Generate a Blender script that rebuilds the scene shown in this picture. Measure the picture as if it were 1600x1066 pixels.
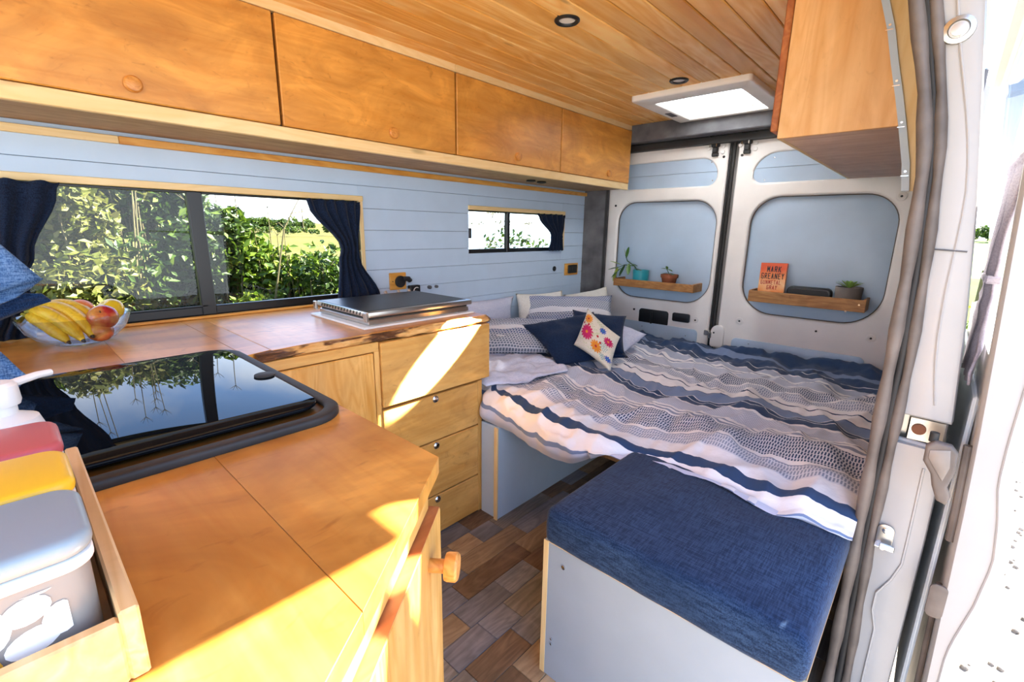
import bpy, bmesh, math, random
from mathutils import Vector, Matrix, noise
from mathutils.geometry import delaunay_2d_cdt
R = math.radians
for o in list(bpy.data.objects): bpy.data.objects.remove(o)
S = bpy.context.scene
COL = S.collection
random.seed(7)

# ------------------------------------------------------------------ camera, sky, sun, exposure
cam = bpy.data.objects.new('camera', bpy.data.cameras.new('camera')); COL.objects.link(cam)
yaw, pit, rol = R(42.41), R(13.37), R(0.918)
f = Vector((-math.sin(yaw)*math.cos(pit), math.cos(yaw)*math.cos(pit), -math.sin(pit)))
r0 = Vector((math.cos(yaw), math.sin(yaw), 0)); u0 = r0.cross(f)
rr = r0*math.cos(rol)+u0*math.sin(rol); uu = -r0*math.sin(rol)+u0*math.cos(rol)
m = Matrix((rr, uu, -f)).transposed().to_4x4(); m.translation = (0, 0, 1.26)
cam.matrix_world = m
cam.data.sensor_width = 36; cam.data.lens = 36*727.1/1600; cam.data.clip_start = 0.02; cam.data.clip_end = 2000
S.camera = cam
S.view_settings.view_transform = 'Standard'; S.view_settings.look = 'None'
S.view_settings.gamma = 1; S.view_settings.use_curve_mapping = False
S.view_settings.exposure = 0.72
W = bpy.data.worlds.new('sky'); S.world = W; W.use_nodes = True
nt = W.node_tree; nt.nodes.clear()
N = nt.nodes.new; L = nt.links.new
out = N('ShaderNodeOutputWorld'); bg = N('ShaderNodeBackground'); tc = N('ShaderNodeTexCoord')
sep = N('ShaderNodeSeparateXYZ'); L(tc.outputs['Generated'], sep.inputs[0])
rp = N('ShaderNodeValToRGB'); L(sep.outputs['Z'], rp.inputs[0])
el = rp.color_ramp.elements
el[0].position = 0.0; el[0].color = (0.80, 0.88, 0.95, 1)
el[1].position = 0.75; el[1].color = (0.12, 0.28, 0.66, 1)
e = rp.color_ramp.elements.new(0.10); e.color = (0.68, 0.80, 0.94, 1)
e = rp.color_ramp.elements.new(0.25); e.color = (0.25, 0.43, 0.80, 1)
nz = N('ShaderNodeTexNoise'); nz.inputs['Scale'].default_value = 2.2; nz.inputs['Detail'].default_value = 6
L(tc.outputs['Generated'], nz.inputs['Vector'])
cr = N('ShaderNodeValToRGB'); L(nz.outputs['Fac'], cr.inputs[0])
cr.color_ramp.elements[0].position = 0.5; cr.color_ramp.elements[1].position = 0.68
mx = N('ShaderNodeMix'); mx.data_type = 'RGBA'
L(cr.outputs[0], mx.inputs['Factor']); L(rp.outputs[0], mx.inputs['A']); mx.inputs['B'].default_value = (0.95, 0.96, 0.98, 1)
L(mx.outputs['Result'], bg.inputs['Color']); bg.inputs['Strength'].default_value = 3.1
L(bg.outputs[0], out.inputs[0])
sun = bpy.data.lights.new('sun', 'SUN'); sun.energy = 34.0; sun.angle = R(0.6); sun.color = (1.0, 0.93, 0.82)
so = bpy.data.objects.new('sun', sun); COL.objects.link(so); so.location = (5, 12, 12)
so.rotation_euler = Vector((-0.42, -1.05, -1.0)).to_track_quat('-Z', 'Y').to_euler()
# spot lamp added inside the roof vent to imitate a sun streak on the drawers
sp = bpy.data.lights.new('added_vent_spot', 'SPOT'); sp.energy = 9000; sp.spot_size = R(4.5); sp.spot_blend = 0.25
sp.shadow_soft_size = 0.004; sp.color = (1.0, 0.93, 0.82)
spo = bpy.data.objects.new('added_vent_spot', sp); COL.objects.link(spo); spo.location = (-0.93, 2.66, 1.995)
spo.rotation_euler = (Vector((-1.39, 1.14, 0.81))-Vector(spo.location)).to_track_quat('-Z', 'Y').to_euler()

# ------------------------------------------------------------------ helpers
def lin(c):
    if isinstance(c, str):
        c = [int(c[i:i+2], 16)/255 for i in (0, 2, 4)]
    return tuple((x/12.92 if x <= .04045 else ((x+.055)/1.055)**2.4) for x in c)+(1,)

class MB:
    """collects shapes into one bmesh (world coordinates)"""
    def __init__(s): s.bm = bmesh.new()
    def box(s, x0, x1, y0, y1, z0, z1, bev=0.0, seg=1, M=None):
        r = bmesh.ops.create_cube(s.bm, size=1)['verts']
        for v in r:
            v.co = Vector((x0+(x1-x0)*(v.co.x+.5), y0+(y1-y0)*(v.co.y+.5), z0+(z1-z0)*(v.co.z+.5)))
            if M: v.co = M @ v.co
        if bev:
            es = list({e for v in r for e in v.link_edges})
            bmesh.ops.bevel(s.bm, geom=es, offset=bev, segments=seg, affect='EDGES', profile=.5)
        return s
    def prism(s, poly, lo, hi, M=None, bev=0.0, seg=1):
        """poly: (a,b) pairs extruded lo..hi along third axis; M maps (a,b,c) to the world"""
        M = M or Matrix.Identity(4)
        a = [s.bm.verts.new(M @ Vector((p[0], p[1], lo))) for p in poly]
        b = [s.bm.verts.new(M @ Vector((p[0], p[1], hi))) for p in poly]
        n = len(poly); fs = [s.bm.faces.new(a[::-1]), s.bm.faces.new(b)]
        for i in range(n): fs.append(s.bm.faces.new((a[i], a[(i+1) % n], b[(i+1) % n], b[i])))
        bmesh.ops.recalc_face_normals(s.bm, faces=fs)
        if bev:
            es = list({e for f_ in fs[:2] for e in f_.edges})
            bmesh.ops.bevel(s.bm, geom=es, offset=bev, segments=seg, affect='EDGES', profile=.5)
        return s
    def cyl(s, p0, p1, ra, rb=None, n=20, bev=0):
        p0 = Vector(p0); p1 = Vector(p1); rb = ra if rb is None else rb
        d = p1-p0; M = Matrix.Translation((p0+p1)/2) @ d.to_track_quat('Z', 'Y').to_matrix().to_4x4()
        r = bmesh.ops.create_cone(s.bm, cap_ends=True, segments=n, radius1=ra, radius2=rb, depth=d.length, matrix=M)['verts']
        if bev:
            fs = {f_ for v in r for f_ in v.link_faces if len(f_.verts) > 4}
            bmesh.ops.bevel(s.bm, geom=list({e for f_ in fs for e in f_.edges}), offset=bev, segments=2, affect='EDGES', profile=.5)
        return s
    def tube(s, pts, r, n=8, cap=True):
        pts = [Vector(p) for p in pts]; k = len(pts); rings = []
        rs = r if isinstance(r, (list, tuple)) else [r]*k
        for i, p in enumerate(pts):
            t = (pts[min(i+1, k-1)]-pts[max(i-1, 0)]).normalized()
            q = t.to_track_quat('Z', 'Y')
            if i == 0: prev = q @ Vector((1, 0, 0))
            x = (prev - t*prev.dot(t)).normalized(); prev = x; y = t.cross(x)
            rings.append([s.bm.verts.new(p+(x*math.cos(2*math.pi*j/n)+y*math.sin(2*math.pi*j/n))*rs[i]) for j in range(n)])
        for i in range(k-1):
            for j in range(n):
                s.bm.faces.new((rings[i][j], rings[i][(j+1) % n], rings[i+1][(j+1) % n], rings[i+1][j]))
        if cap:
            s.bm.faces.new(rings[0][::-1]); s.bm.faces.new(rings[-1])
        return s
    def lathe(s, prof, c, n=32, M=None):
        M = M or Matrix.Translation(c); rings = []
        for r_, z in prof:
            if r_ < 1e-5: rings.append([s.bm.verts.new(M @ Vector((0, 0, z)))])
            else: rings.append([s.bm.verts.new(M @ Vector((r_*math.cos(2*math.pi*j/n), r_*math.sin(2*math.pi*j/n), z))) for j in range(n)])
        for a, b in zip(rings, rings[1:]):
            for j in range(n):
                k = (j+1) % n
                q = [a[0]] if len(a) == 1 else [a[j], a[k]]
                q += [b[0]] if len(b) == 1 else [b[k], b[j]]
                if len(q) > 2: s.bm.faces.new(q)
        return s
    def grid(s, nu, nv, fn, uv=None, closed=False):
        vs = [[s.bm.verts.new(fn(i/(nu-1), j/(nv-1))) for j in range(nv)] for i in range(nu)]
        ul = s.bm.loops.layers.uv.verify() if uv else None
        for i in range(nu-1):
            for j in range(nv-1):
                f_ = s.bm.faces.new((vs[i][j], vs[i+1][j], vs[i+1][j+1], vs[i][j+1]))
                if uv:
                    for l_, (a, b) in zip(f_.loops, ((i, j), (i+1, j), (i+1, j+1), (i, j+1))):
                        l_[ul].uv = uv(a/(nu-1), b/(nv-1))
        return s
    def mesh(s, name, mat, smooth=35, weld=False):
        if weld: bmesh.ops.remove_doubles(s.bm, verts=s.bm.verts, dist=1e-5)
        bmesh.ops.recalc_face_normals(s.bm, faces=s.bm.faces)
        me = bpy.data.meshes.new(name); s.bm.to_mesh(me); s.bm.free()
        for mm in (mat if isinstance(mat, (list, tuple)) else [mat]): me.materials.append(mm)
        if smooth:
            me.shade_smooth()
            if smooth < 180: me.set_sharp_from_angle(angle=R(smooth))
        return me
    def build(s, name, mat, parent=None, smooth=35, **kw):
        return link(name, s.mesh(name, mat, smooth), parent, **kw)

def link(name, me, parent=None, label=None, cat=None, group=None, kind=None):
    o = bpy.data.objects.new(name, me); COL.objects.link(o)
    if parent:
        o.parent = parent
        # empties carry a location; parts already sit at the world origin
        o.matrix_parent_inverse = Matrix.Translation(-Vector(parent.location)) if parent.type == 'EMPTY' else Matrix.Identity(4)
    return tag(o, label, cat, group, kind)
def tag(o, label=None, cat=None, group=None, kind=None):
    if label: o['label'] = label
    if cat: o['category'] = cat
    if group: o['group'] = group
    if kind: o['kind'] = kind
    return o
def thing(name, loc, label, cat, group=None):
    o = bpy.data.objects.new(name, None); o.empty_display_size = .05; COL.objects.link(o); o.location = loc
    return tag(o, label, cat, group)
def struct(name, loc=(0, 0, 0), label=None):
    o = bpy.data.objects.new(name, None); o.empty_display_size = .05; COL.objects.link(o); o.location = loc
    return tag(o, label, None, None, 'structure')

def roundrect(x0, x1, y0, y1, rad, n=8):
    rad = rad if isinstance(rad, (list, tuple)) else [rad]*4       # bl br tr tl
    P = []
    for (cx, cy, a0, r_) in ((x0+rad[0], y0+rad[0], 180, rad[0]), (x1-rad[1], y0+rad[1], 270, rad[1]), (x1-rad[2], y1-rad[2], 0, rad[2]), (x0+rad[3], y1-rad[3], 90, rad[3])):
        for k in range(n+1):
            a = R(a0+90*k/n); P.append((cx+r_*math.cos(a), cy+r_*math.sin(a)))
    return P
def plate(name, loops, thick, bev, mat, M, parent=None, res=2, smooth=40, **kw):
    """flat plate with holes: first loop is the outline, the others are openings; rounded front and back edges"""
    L2 = []
    for i, lp in enumerate(loops):
        q = []
        for p in lp:
            p = Vector((p[0], p[1]))
            if not q or (p-q[-1]).length > 1e-5: q.append(p)
        if (q[0]-q[-1]).length < 1e-5: q.pop()
        ar = sum(q[k].x*q[(k+1) % len(q)].y-q[(k+1) % len(q)].x*q[k].y for k in range(len(q)))
        if (ar > 0) != (i == 0): q.reverse()
        L2.append(q)
    def inset(q, d):
        n = len(q); o_ = []
        for k in range(n):
            e1 = (q[k]-q[k-1]).normalized(); e2 = (q[(k+1) % n]-q[k]).normalized()
            n1 = Vector((-e1.y, e1.x)); n2 = Vector((-e2.y, e2.x)); h = (n1+n2).normalized()
            o_.append(q[k]+h*d/max(.5, h.dot(n1)))
        return o_
    bm = bmesh.new(); steps = [(bev*(1-math.sin(k/res*math.pi/2)), bev*(1-math.cos(k/res*math.pi/2))) for k in range(res+1)]
    caps = {1: [], -1: []}
    for q in L2:
        rings = []
        for sg in (1, -1):
            seq = [(ins, sg*(thick/2-dz)) for ins, dz in steps]          # from cap edge out to the side
            if sg == -1: seq = seq[::-1]
            rings += [[bm.verts.new((p.x, p.y, z)) for p in inset(q, ins)] for ins, z in seq]
        for r1, r2 in zip(rings, rings[1:]):
            for k in range(len(q)):
                j = (k+1) % len(q); bm.faces.new((r1[k], r2[k], r2[j], r1[j]))
        caps[1].append(rings[0]); caps[-1].append(rings[-1])
    for sg, rs in caps.items():
        vs = [v for r_ in rs for v in r_]; es = []; k0 = 0
        for r_ in rs: es += [(k0+k, k0+(k+1) % len(r_)) for k in range(len(r_))]; k0 += len(r_)
        out_ = delaunay_2d_cdt([Vector((v.co.x, v.co.y)) for v in vs], es, [], 0, 1e-7)
        polys = [[(p.x, p.y) for p in inset(q, steps[0][0])] for q in L2]
        def inside(x, y, P):
            c_ = False
            for k in range(len(P)):
                (x1, y1), (x2, y2) = P[k-1], P[k]
                if (y1 > y) != (y2 > y) and x < (x2-x1)*(y-y1)/(y2-y1)+x1: c_ = not c_
            return c_
        for f_ in out_[2]:
            pc_ = [out_[0][k] for k in f_]; cx = sum(p.x for p in pc_)/len(f_); cy = sum(p.y for p in pc_)/len(f_)
            if not inside(cx, cy, polys[0]) or any(inside(cx, cy, P) for P in polys[1:]): continue
            ids = [out_[3][k][0] if out_[3][k] else -1 for k in f_]
            if -1 in ids or len(set(ids)) < 3: continue
            try: bm.faces.new([vs[k] for k in ids])
            except ValueError: pass
    bm.transform(M); bmesh.ops.recalc_face_normals(bm, faces=bm.faces)
    me = bpy.data.meshes.new(name); bm.to_mesh(me); bm.free(); me.materials.append(mat)
    me.shade_smooth(); me.set_sharp_from_angle(angle=R(smooth))
    return link(name, me, parent, **kw)
# block capitals drawn as strokes on a 0..1 grid
GLY = {'M': [(0, 0, 0, 1), (1, 0, 1, 1), (0, 1, .5, .35), (1, 1, .5, .35)], 'A': [(0, 0, .5, 1), (1, 0, .5, 1), (.2, .32, .8, .32)], 'R': [(0, 0, 0, 1), (0, 1, .9, 1), (.9, 1, .9, .52), (.9, .52, 0, .52), (.4, .52, 1, 0)],
       'K': [(0, 0, 0, 1), (0, .42, 1, 1), (.35, .6, 1, 0)], 'G': [(1, .85, .8, 1), (.8, 1, .1, 1), (.1, 1, 0, .9), (0, .9, 0, .1), (0, .1, .1, 0), (.1, 0, 1, 0), (1, 0, 1, .48), (1, .48, .55, .48)],
       'E': [(0, 0, 0, 1), (0, 1, 1, 1), (0, .52, .85, .52), (0, 0, 1, 0)], 'N': [(0, 0, 0, 1), (0, 1, 1, 0), (1, 0, 1, 1)], 'Y': [(0, 1, .5, .5), (1, 1, .5, .5), (.5, .5, .5, 0)],
       'U': [(0, 1, 0, .08), (0, .08, .1, 0), (.1, 0, .9, 0), (.9, 0, 1, .08), (1, .08, 1, 1)], 'T': [(0, 1, 1, 1), (.5, 1, .5, 0)], 'L': [(0, 1, 0, 0), (0, 0, 1, 0)]}
def lettering(s_, width, h, dx, dz, M, mat, parent, wt=.30):
    n = len(s_); cw = width/(n+(n-1)*.32); th = cw*wt; y0 = dz
    for i, ch in enumerate(s_):
        x0 = dx-width/2+i*cw*1.32; b = MB()
        for k, (a, c, d_, e_) in enumerate(GLY[ch]):
            p = Vector((x0+th/2+a*(cw-th), y0+th/2+c*(h-th))); q = Vector((x0+th/2+d_*(cw-th), y0+th/2+e_*(h-th)))
            t_ = (q-p).normalized(); n_ = Vector((-t_.y, t_.x))*th/2; p = p-t_*th*.35; q = q+t_*th*.35
            b.prism([tuple(p-n_), tuple(q-n_), tuple(q+n_), tuple(p+n_)], 0, .0004+.00005*k, M)
        b.build('title_letter', mat, parent, 0)
# map (a,b,c) -> x=a, z=b, y=-c  (plates standing across the van)
MXZ = lambda y: Matrix(((1, 0, 0, 0), (0, 0, 1, y), (0, 1, 0, 0), (0, 0, 0, 1)))
# map (a,b,c) -> y=a, z=b, x=c    (plates standing along the van)
MYZ = lambda x: Matrix(((0, 0, 1, x), (1, 0, 0, 0), (0, 1, 0, 0), (0, 0, 0, 1)))

# ------------------------------------------------------------------ materials
class NT:
    def __init__(s, name):
        s.m = bpy.data.materials.new(name); s.m.use_nodes = True; s.t = s.m.node_tree
        s.b = s.t.nodes['Principled BSDF']; s.o = s.t.nodes['Material Output']
    def n(s, t, **kw):
        x = s.t.nodes.new(t)
        for k, v in kw.items():
            if k in x.inputs: x.inputs[k].default_value = v
            else: setattr(x, k, v)
        return x
    def l(s, a, b): s.t.links.new(a, b)
    def ramp(s, src, stops, interp='LINEAR'):
        x = s.n('ShaderNodeValToRGB'); x.color_ramp.interpolation = interp; e = x.color_ramp.elements
        while len(e) > 1: e.remove(e[-1])
        e[0].position = stops[0][0]; e[0].color = stops[0][1]
        for p, c in stops[1:]:
            q = e.new(p); q.color = c
        s.l(src, x.inputs[0]); return x.outputs[0]
    def mix(s, a, b, fac, mode='MIX'):
        x = s.n('ShaderNodeMix', data_type='RGBA', blend_type=mode)
        for sock, v in (('Factor', fac), ('A', a), ('B', b)):
            if hasattr(v, 'is_output'): s.l(v, x.inputs[sock])
            else: x.inputs[sock].default_value = v
        return x.outputs['Result']
    def math(s, op, a, b=0.0):
        x = s.n('ShaderNodeMath', operation=op)
        for i, v in enumerate((a, b)):
            if hasattr(v, 'is_output'): s.l(v, x.inputs[i])
            else: x.inputs[i].default_value = v
        return x.outputs[0]
    def bump(s, h, strength=.3, dist=.002):
        x = s.n('ShaderNodeBump', Strength=strength, Distance=dist); s.l(h, x.inputs['Height']); s.l(x.outputs[0], s.b.inputs['Normal'])
    def fin(s, color=None, rough=.5, metal=0.0, spec=None):
        if color is not None:
            if hasattr(color, 'is_output'): s.l(color, s.b.inputs['Base Color'])
            else: s.b.inputs['Base Color'].default_value = color
        if hasattr(rough, 'is_output'): s.l(rough, s.b.inputs['Roughness'])
        else: s.b.inputs['Roughness'].default_value = rough
        s.b.inputs['Metallic'].default_value = metal
        if spec is not None: s.b.inputs['Specular IOR Level'].default_value = spec
        return s.m
def plain(name, c, rough=.5, metal=0., vary=.06, bump=0., bscale=300, spec=None):
    t = NT(name); c = lin(c); tc = t.n('ShaderNodeTexCoord')
    nz = t.n('ShaderNodeTexNoise', Scale=9., Detail=4.); t.l(tc.outputs['Object'], nz.inputs['Vector'])
    d = tuple(max(0, x*(1-2*vary)) for x in c[:3])+(1,); u = tuple(min(1, x*(1+vary)) for x in c[:3])+(1,)
    col = t.ramp(nz.outputs['Fac'], [(.3, d), (.7, u)])
    if bump:
        n2 = t.n('ShaderNodeTexNoise', Scale=float(bscale), Detail=2.); t.l(tc.outputs['Object'], n2.inputs['Vector']); t.bump(n2.outputs['Fac'], bump)
    return t.fin(col, rough, metal, spec)
def wood(name, dark, mid, light, axis='Y', scale=1., rough=.4, blotch=.5, piece=.25, knots=0.0, grain=1.0):
    """boards: long grain along an axis, slow blotches across it, shade differing from piece to piece"""
    t = NT(name); tc = t.n('ShaderNodeTexCoord'); oi = t.n('ShaderNodeObjectInfo')
    off = t.n('ShaderNodeVectorMath', operation='SCALE'); off.inputs[0].default_value = (3.1, 7.7, 5.3)
    t.l(t.math('MULTIPLY', oi.outputs['Random'], 9.0), off.inputs['Scale'])
    ad = t.n('ShaderNodeVectorMath', operation='ADD'); t.l(tc.outputs['Object'], ad.inputs[0]); t.l(off.outputs[0], ad.inputs[1])
    st = {'X': (1.4, 22, 22), 'Y': (22, 1.4, 22), 'Z': (22, 22, 1.4)}[axis]
    mp = t.n('ShaderNodeMapping'); mp.inputs['Scale'].default_value = tuple(x*scale for x in st); t.l(ad.outputs[0], mp.inputs[0])
    g = t.n('ShaderNodeTexNoise', Scale=1.0, Detail=5., Roughness=.62, Distortion=.6); t.l(mp.outputs[0], g.inputs['Vector'])
    st2 = {'X': (1.1, 8, 8), 'Y': (8, 1.1, 8), 'Z': (8, 8, 1.1)}[axis]
    mp2 = t.n('ShaderNodeMapping'); mp2.inputs['Scale'].default_value = tuple(x*scale for x in st2); t.l(ad.outputs[0], mp2.inputs[0])
    w = t.n('ShaderNodeTexNoise', Scale=1., Detail=2., Distortion=1.2); t.l(mp2.outputs[0], w.inputs['Vector'])
    rings = t.math('FRACT', t.math('MULTIPLY', w.outputs['Fac'], 9.0))
    rings = t.math('ABSOLUTE', t.math('SUBTRACT', rings, 0.5))
    h = t.math('ADD', t.math('MULTIPLY', g.outputs['Fac'], .75*grain+.25*(1-grain)), t.math('MULTIPLY', rings, .42*grain))
    h = t.math('ADD', h, .12*(1-grain))
    col = t.ramp(h, [(.28, lin(light)), (.5, lin(mid)), (.74, lin(dark))])
    st3 = {'X': (3.5, 1.5, 3.0), 'Y': (3.0, 2.6, 5), 'Z': (5, 5, 2.6)}[axis]
    mp3 = t.n('ShaderNodeMapping'); mp3.inputs['Scale'].default_value = tuple(x*scale for x in st3); t.l(ad.outputs[0], mp3.inputs[0])
    b = t.n('ShaderNodeTexNoise', Scale=1.3, Detail=5., Roughness=.6, Distortion=1.0); t.l(mp3.outputs[0], b.inputs['Vector'])
    bf = t.ramp(b.outputs['Fac'], [(.38, (0, 0, 0, 1)), (.72, (1, 1, 1, 1))])
    dk = tuple(x*.55 for x in lin(dark)[:3])+(1,)
    col = t.mix(col, dk, t.math('MULTIPLY', bf, blotch))
    lf_ = t.ramp(b.outputs['Fac'], [(.28, (1, 1, 1, 1)), (.42, (0, 0, 0, 1))])
    col = t.mix(col, tuple(min(1, x*1.2) for x in lin(light)[:3])+(1,), t.math('MULTIPLY', lf_, blotch*.9))
    fl_ = t.n('ShaderNodeTexNoise', Scale=5.5, Detail=3., Distortion=2.2); t.l(mp3.outputs[0], fl_.inputs['Vector'])
    ff = t.ramp(fl_.outputs['Fac'], [(.62, (0, 0, 0, 1)), (.74, (1, 1, 1, 1))])
    col = t.mix(col, dk, t.math('MULTIPLY', ff, blotch*.55))
    if knots:
        vo = t.n('ShaderNodeTexVoronoi', Scale=1.0); vo.inputs['Randomness'].default_value = 1.0
        st4 = {'X': (2.0, 7, 7), 'Y': (7, 2.0, 7), 'Z': (7, 7, 2.0)}[axis]
        mp4 = t.n('ShaderNodeMapping'); mp4.inputs['Scale'].default_value = st4; t.l(ad.outputs[0], mp4.inputs[0]); t.l(mp4.outputs[0], vo.inputs['Vector'])
        kf = t.ramp(vo.outputs['Distance'], [(.035, (1, 1, 1, 1)), (.10, (0, 0, 0, 1))])
        col = t.mix(col, tuple(x*.35 for x in lin(dark)[:3])+(1,), t.math('MULTIPLY', kf, knots))
    v = t.math('ADD', t.math('MULTIPLY', oi.outputs['Random'], piece), 1-piece*.55)
    hsv = t.n('ShaderNodeHueSaturation'); t.l(v, hsv.inputs['Value']); t.l(col, hsv.inputs['Color'])
    t.bump(g.outputs['Fac'], .08, .001)
    return t.fin(hsv.outputs[0], rough)
def fabric(name, c1, c2, scale=500., rough=.9, patch=.4, c3=None):
    t = NT(name); tc = t.n('ShaderNodeTexCoord')
    def st(v):
        mp = t.n('ShaderNodeMapping'); mp.inputs['Scale'].default_value = v; t.l(tc.outputs['Object'], mp.inputs[0])
        n = t.n('ShaderNodeTexNoise', Scale=1., Detail=2.); t.l(mp.outputs[0], n.inputs['Vector']); return n.outputs['Fac']
    a = st((scale, scale*.07, scale)); b = st((scale*.07, scale, scale*.5))
    h = t.math('ADD', t.math('MULTIPLY', a, .5), t.math('MULTIPLY', b, .5))
    col = t.ramp(h, [(.40, lin(c1)), (.60, lin(c2))])
    n3 = t.n('ShaderNodeTexNoise', Scale=7., Detail=4.); t.l(tc.outputs['Object'], n3.inputs['Vector'])
    col = t.mix(col, lin(c3 or c1), t.math('MULTIPLY', t.ramp(n3.outputs['Fac'], [(.4, (0, 0, 0, 1)), (.7, (1, 1, 1, 1))]), patch))
    t.bump(h, .35, .001)
    t.b.inputs['Sheen Weight'].default_value = .1
    return t.fin(col, rough, 0, .15)
def glass_thin(name, tint=(1, 1, 1, 1), base=.035, top=.8):
    t = NT(name); t.t.nodes.remove(t.b)
    tr = t.n('ShaderNodeBsdfTransparent'); tr.inputs[0].default_value = tint
    gl = t.n('ShaderNodeBsdfGlossy', Roughness=.0); lw = t.n('ShaderNodeLayerWeight', Blend=.5)
    fac = t.math('ADD', t.math('MULTIPLY', t.math('POWER', lw.outputs['Facing'], 5.0), top), base)
    mx = t.n('ShaderNodeMixShader'); t.l(fac, mx.inputs[0])
    t.l(tr.outputs[0], mx.inputs[1]); t.l(gl.outputs[0], mx.inputs[2]); t.l(mx.outputs[0], t.o.inputs['Surface'])
    return t.m

M_cab = wood('honey_birch', 'ad6016', 'cd842b', 'e2a14a', 'Y', 1.0, .38, .55, .10, grain=.35)
M_top = wood('oiled_birch_top', 'a95510', 'ca7c25', 'de9d49', 'X', .8, .3, .75, .10, grain=.3)
M_front = wood('yellow_birch_front', 'ab671c', 'd0903a', 'e6b264', 'Y', .9, .42, .45, .10, grain=.35)
M_frontv = wood('yellow_birch_vertical', 'b26e22', 'd3953f', 'e7b468', 'Z', 1.0, .42, .35, .08, grain=.6)
M_pine = wood('pale_pine', 'd9ae6a', 'e8c485', 'f1d59f', 'Y', 1.0, .5, .12, .06, .5, .6)
M_pinex = wood('pale_pine_across', 'd9ae6a', 'e8c485', 'f1d59f', 'X', 1.0, .5, .12, .06, .3, .6)
M_pinez = wood('pale_pine_upright', 'd9ae6a', 'e8c485', 'f1d59f', 'Z', 1.0, .5, .12, .06, 0, .6)
M_ceil = wood('pine_cladding', 'c97f2a', 'e8a94f', 'f6cb82', 'Y', .7, .42, .15, .34, .85, .8)
M_batt = wood('orange_pine', 'bf7a2c', 'd8983f', 'e5ad57', 'Y', 1.0, .45, .2, .1)
M_ply = wood('plywood_underside', '8f6a45', 'ab8860', 'bd9c74', 'Y', 1.3, .6, .3, .08)
M_plyred = wood('reddish_plywood_underside', 'c7a48d', 'dab9a1', 'e4c8b2', 'X', 1.3, .6, .3, .08)
M_cabr = wood('light_birch_side', 'cf8c48', 'e2aa66', 'eebf82', 'Z', 1.0, .45, .25, .05, 0, .6)
M_redge = wood('red_wood_edge', '8c4a22', 'a8602f', 'ba7540', 'Y', 1.0, .5, .2, .05)
M_shelf = wood('knotty_shelf_wood', '8a5526', 'b17a3e', 'c79252', 'X', 1.2, .5, .5, .06, .7)
M_knob = wood('turned_knob_wood', 'b06a24', 'cf8a3c', 'dd9e52', 'X', 2., .4, .2, .05)
M_tray = wood('pale_tray_wood', 'cfa063', 'e0b67c', 'ecca96', 'X', 1.2, .5, .15, .05)
M_floor = [wood('floor_wood_'+k, a, b, c, 'Y', 1.5, .5, .35, .35, .15, .9) for k, a, b, c in
           (('grey', '5c574f', '7d766c', '979086'), ('brown', '4b3a2c', '6b5541', '856c54'), ('pale', '7c664c', '9f8768', 'b9a17f'), ('slate', '55555a', '74757b', '8d8e92'))]
M_blue = plain('pale_blue_paint', 'bccfe2', .5, 0, .02)
M_bluep = plain('blue_door_panel', 'b2c6da', .32, 0, .02)
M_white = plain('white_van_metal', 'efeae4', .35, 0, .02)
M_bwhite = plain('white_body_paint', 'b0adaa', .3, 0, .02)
M_panelw = plain('white_blue_board', '9eabb7', .5, 0, .02)
M_carpet = plain('grey_lining_carpet', '6b6a6c', .95, 0, .2, .6, 400, .1)
M_rubber = plain('dark_rubber', '2a2928', .6, 0, .15, .2, 60)
M_seal = plain('dusty_rubber_seal', '6e635b', .55, 0, .25, .3, 90)
M_black = plain('black_plastic', '17181a', .4, 0, .1)
M_blackf = plain('black_window_frame', '0d0d0f', .35, 0, .1)
M_steel = plain('brushed_steel', 'c9c5be', .3, 1., .05)
M_chrome = plain('chrome', 'd6d6d6', .15, 1., .02)
M_dlid = plain('dark_hob_lid', '3b3c3f', .38, .7, .05)
M_wplast = plain('white_plastic', 'e9e7e2', .35, 0, .02)
M_skyframe = plain('cream_vent_frame', 'f4efe6', .4, 0, .02)
M_denim = fabric('blue_denim', '122a4c', '2c4f82', 420, .9, .35, '15305a')
M_denimg = fabric('blue_denim_cushion', '0f2340', '2f4768', 420, .9, .5, '132846')
M_curt = fabric('navy_curtain', '0b1322', '1a2840', 420, .92, .35, '0d1626')
M_denl = fabric('light_denim', '30527f', '6a8ab2', 420, .9, .3, '3b5e8c')
M_navy = fabric('navy_cushion', '0e1c33', '1b3050', 500, .9, .2, '0f2040')
M_lilac = fabric('lilac_cotton', 'c3c7dc', 'd8dae8', 300, .9, .25, 'b8bdd6')
M_cream = fabric('cream_cotton', 'd9d4c6', 'e9e5da', 300, .9, .2, 'cfcabd')
M_linen = fabric('cream_linen', 'd8d0bc', 'eae4d4', 500, .9, .15, 'd6cdb6')
M_curtg = fabric('grey_purple_lining', 'a59dab', 'bdb5c0', 400, .9, .3, '978fa0')
M_pane = glass_thin('window_glass', (.95, .97, .97, 1))
M_bowl = glass_thin('bowl_glass', (.9, .92, .93, 1), .10)
t = NT('black_lid_glass'); M_lidg = t.fin((.004, .005, .007, 1), .012, 0, .5); t.b.inputs['IOR'].default_value = 1.17
t = NT('milky_acrylic'); t.t.nodes.remove(t.b)
tl = t.n('ShaderNodeBsdfTranslucent'); tl.inputs[0].default_value = (.9, .92, .93, 1)
dfm = t.n('ShaderNodeBsdfTransparent'); dfm.inputs[0].default_value = (.9, .92, .95, 1)
ms = t.n('ShaderNodeMixShader'); ms.inputs[0].default_value = .2
t.l(tl.outputs[0], ms.inputs[1]); t.l(dfm.outputs[0], ms.inputs[2]); t.l(ms.outputs[0], t.o.inputs['Surface']); M_milky = t.m
M_dome = M_milky
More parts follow.
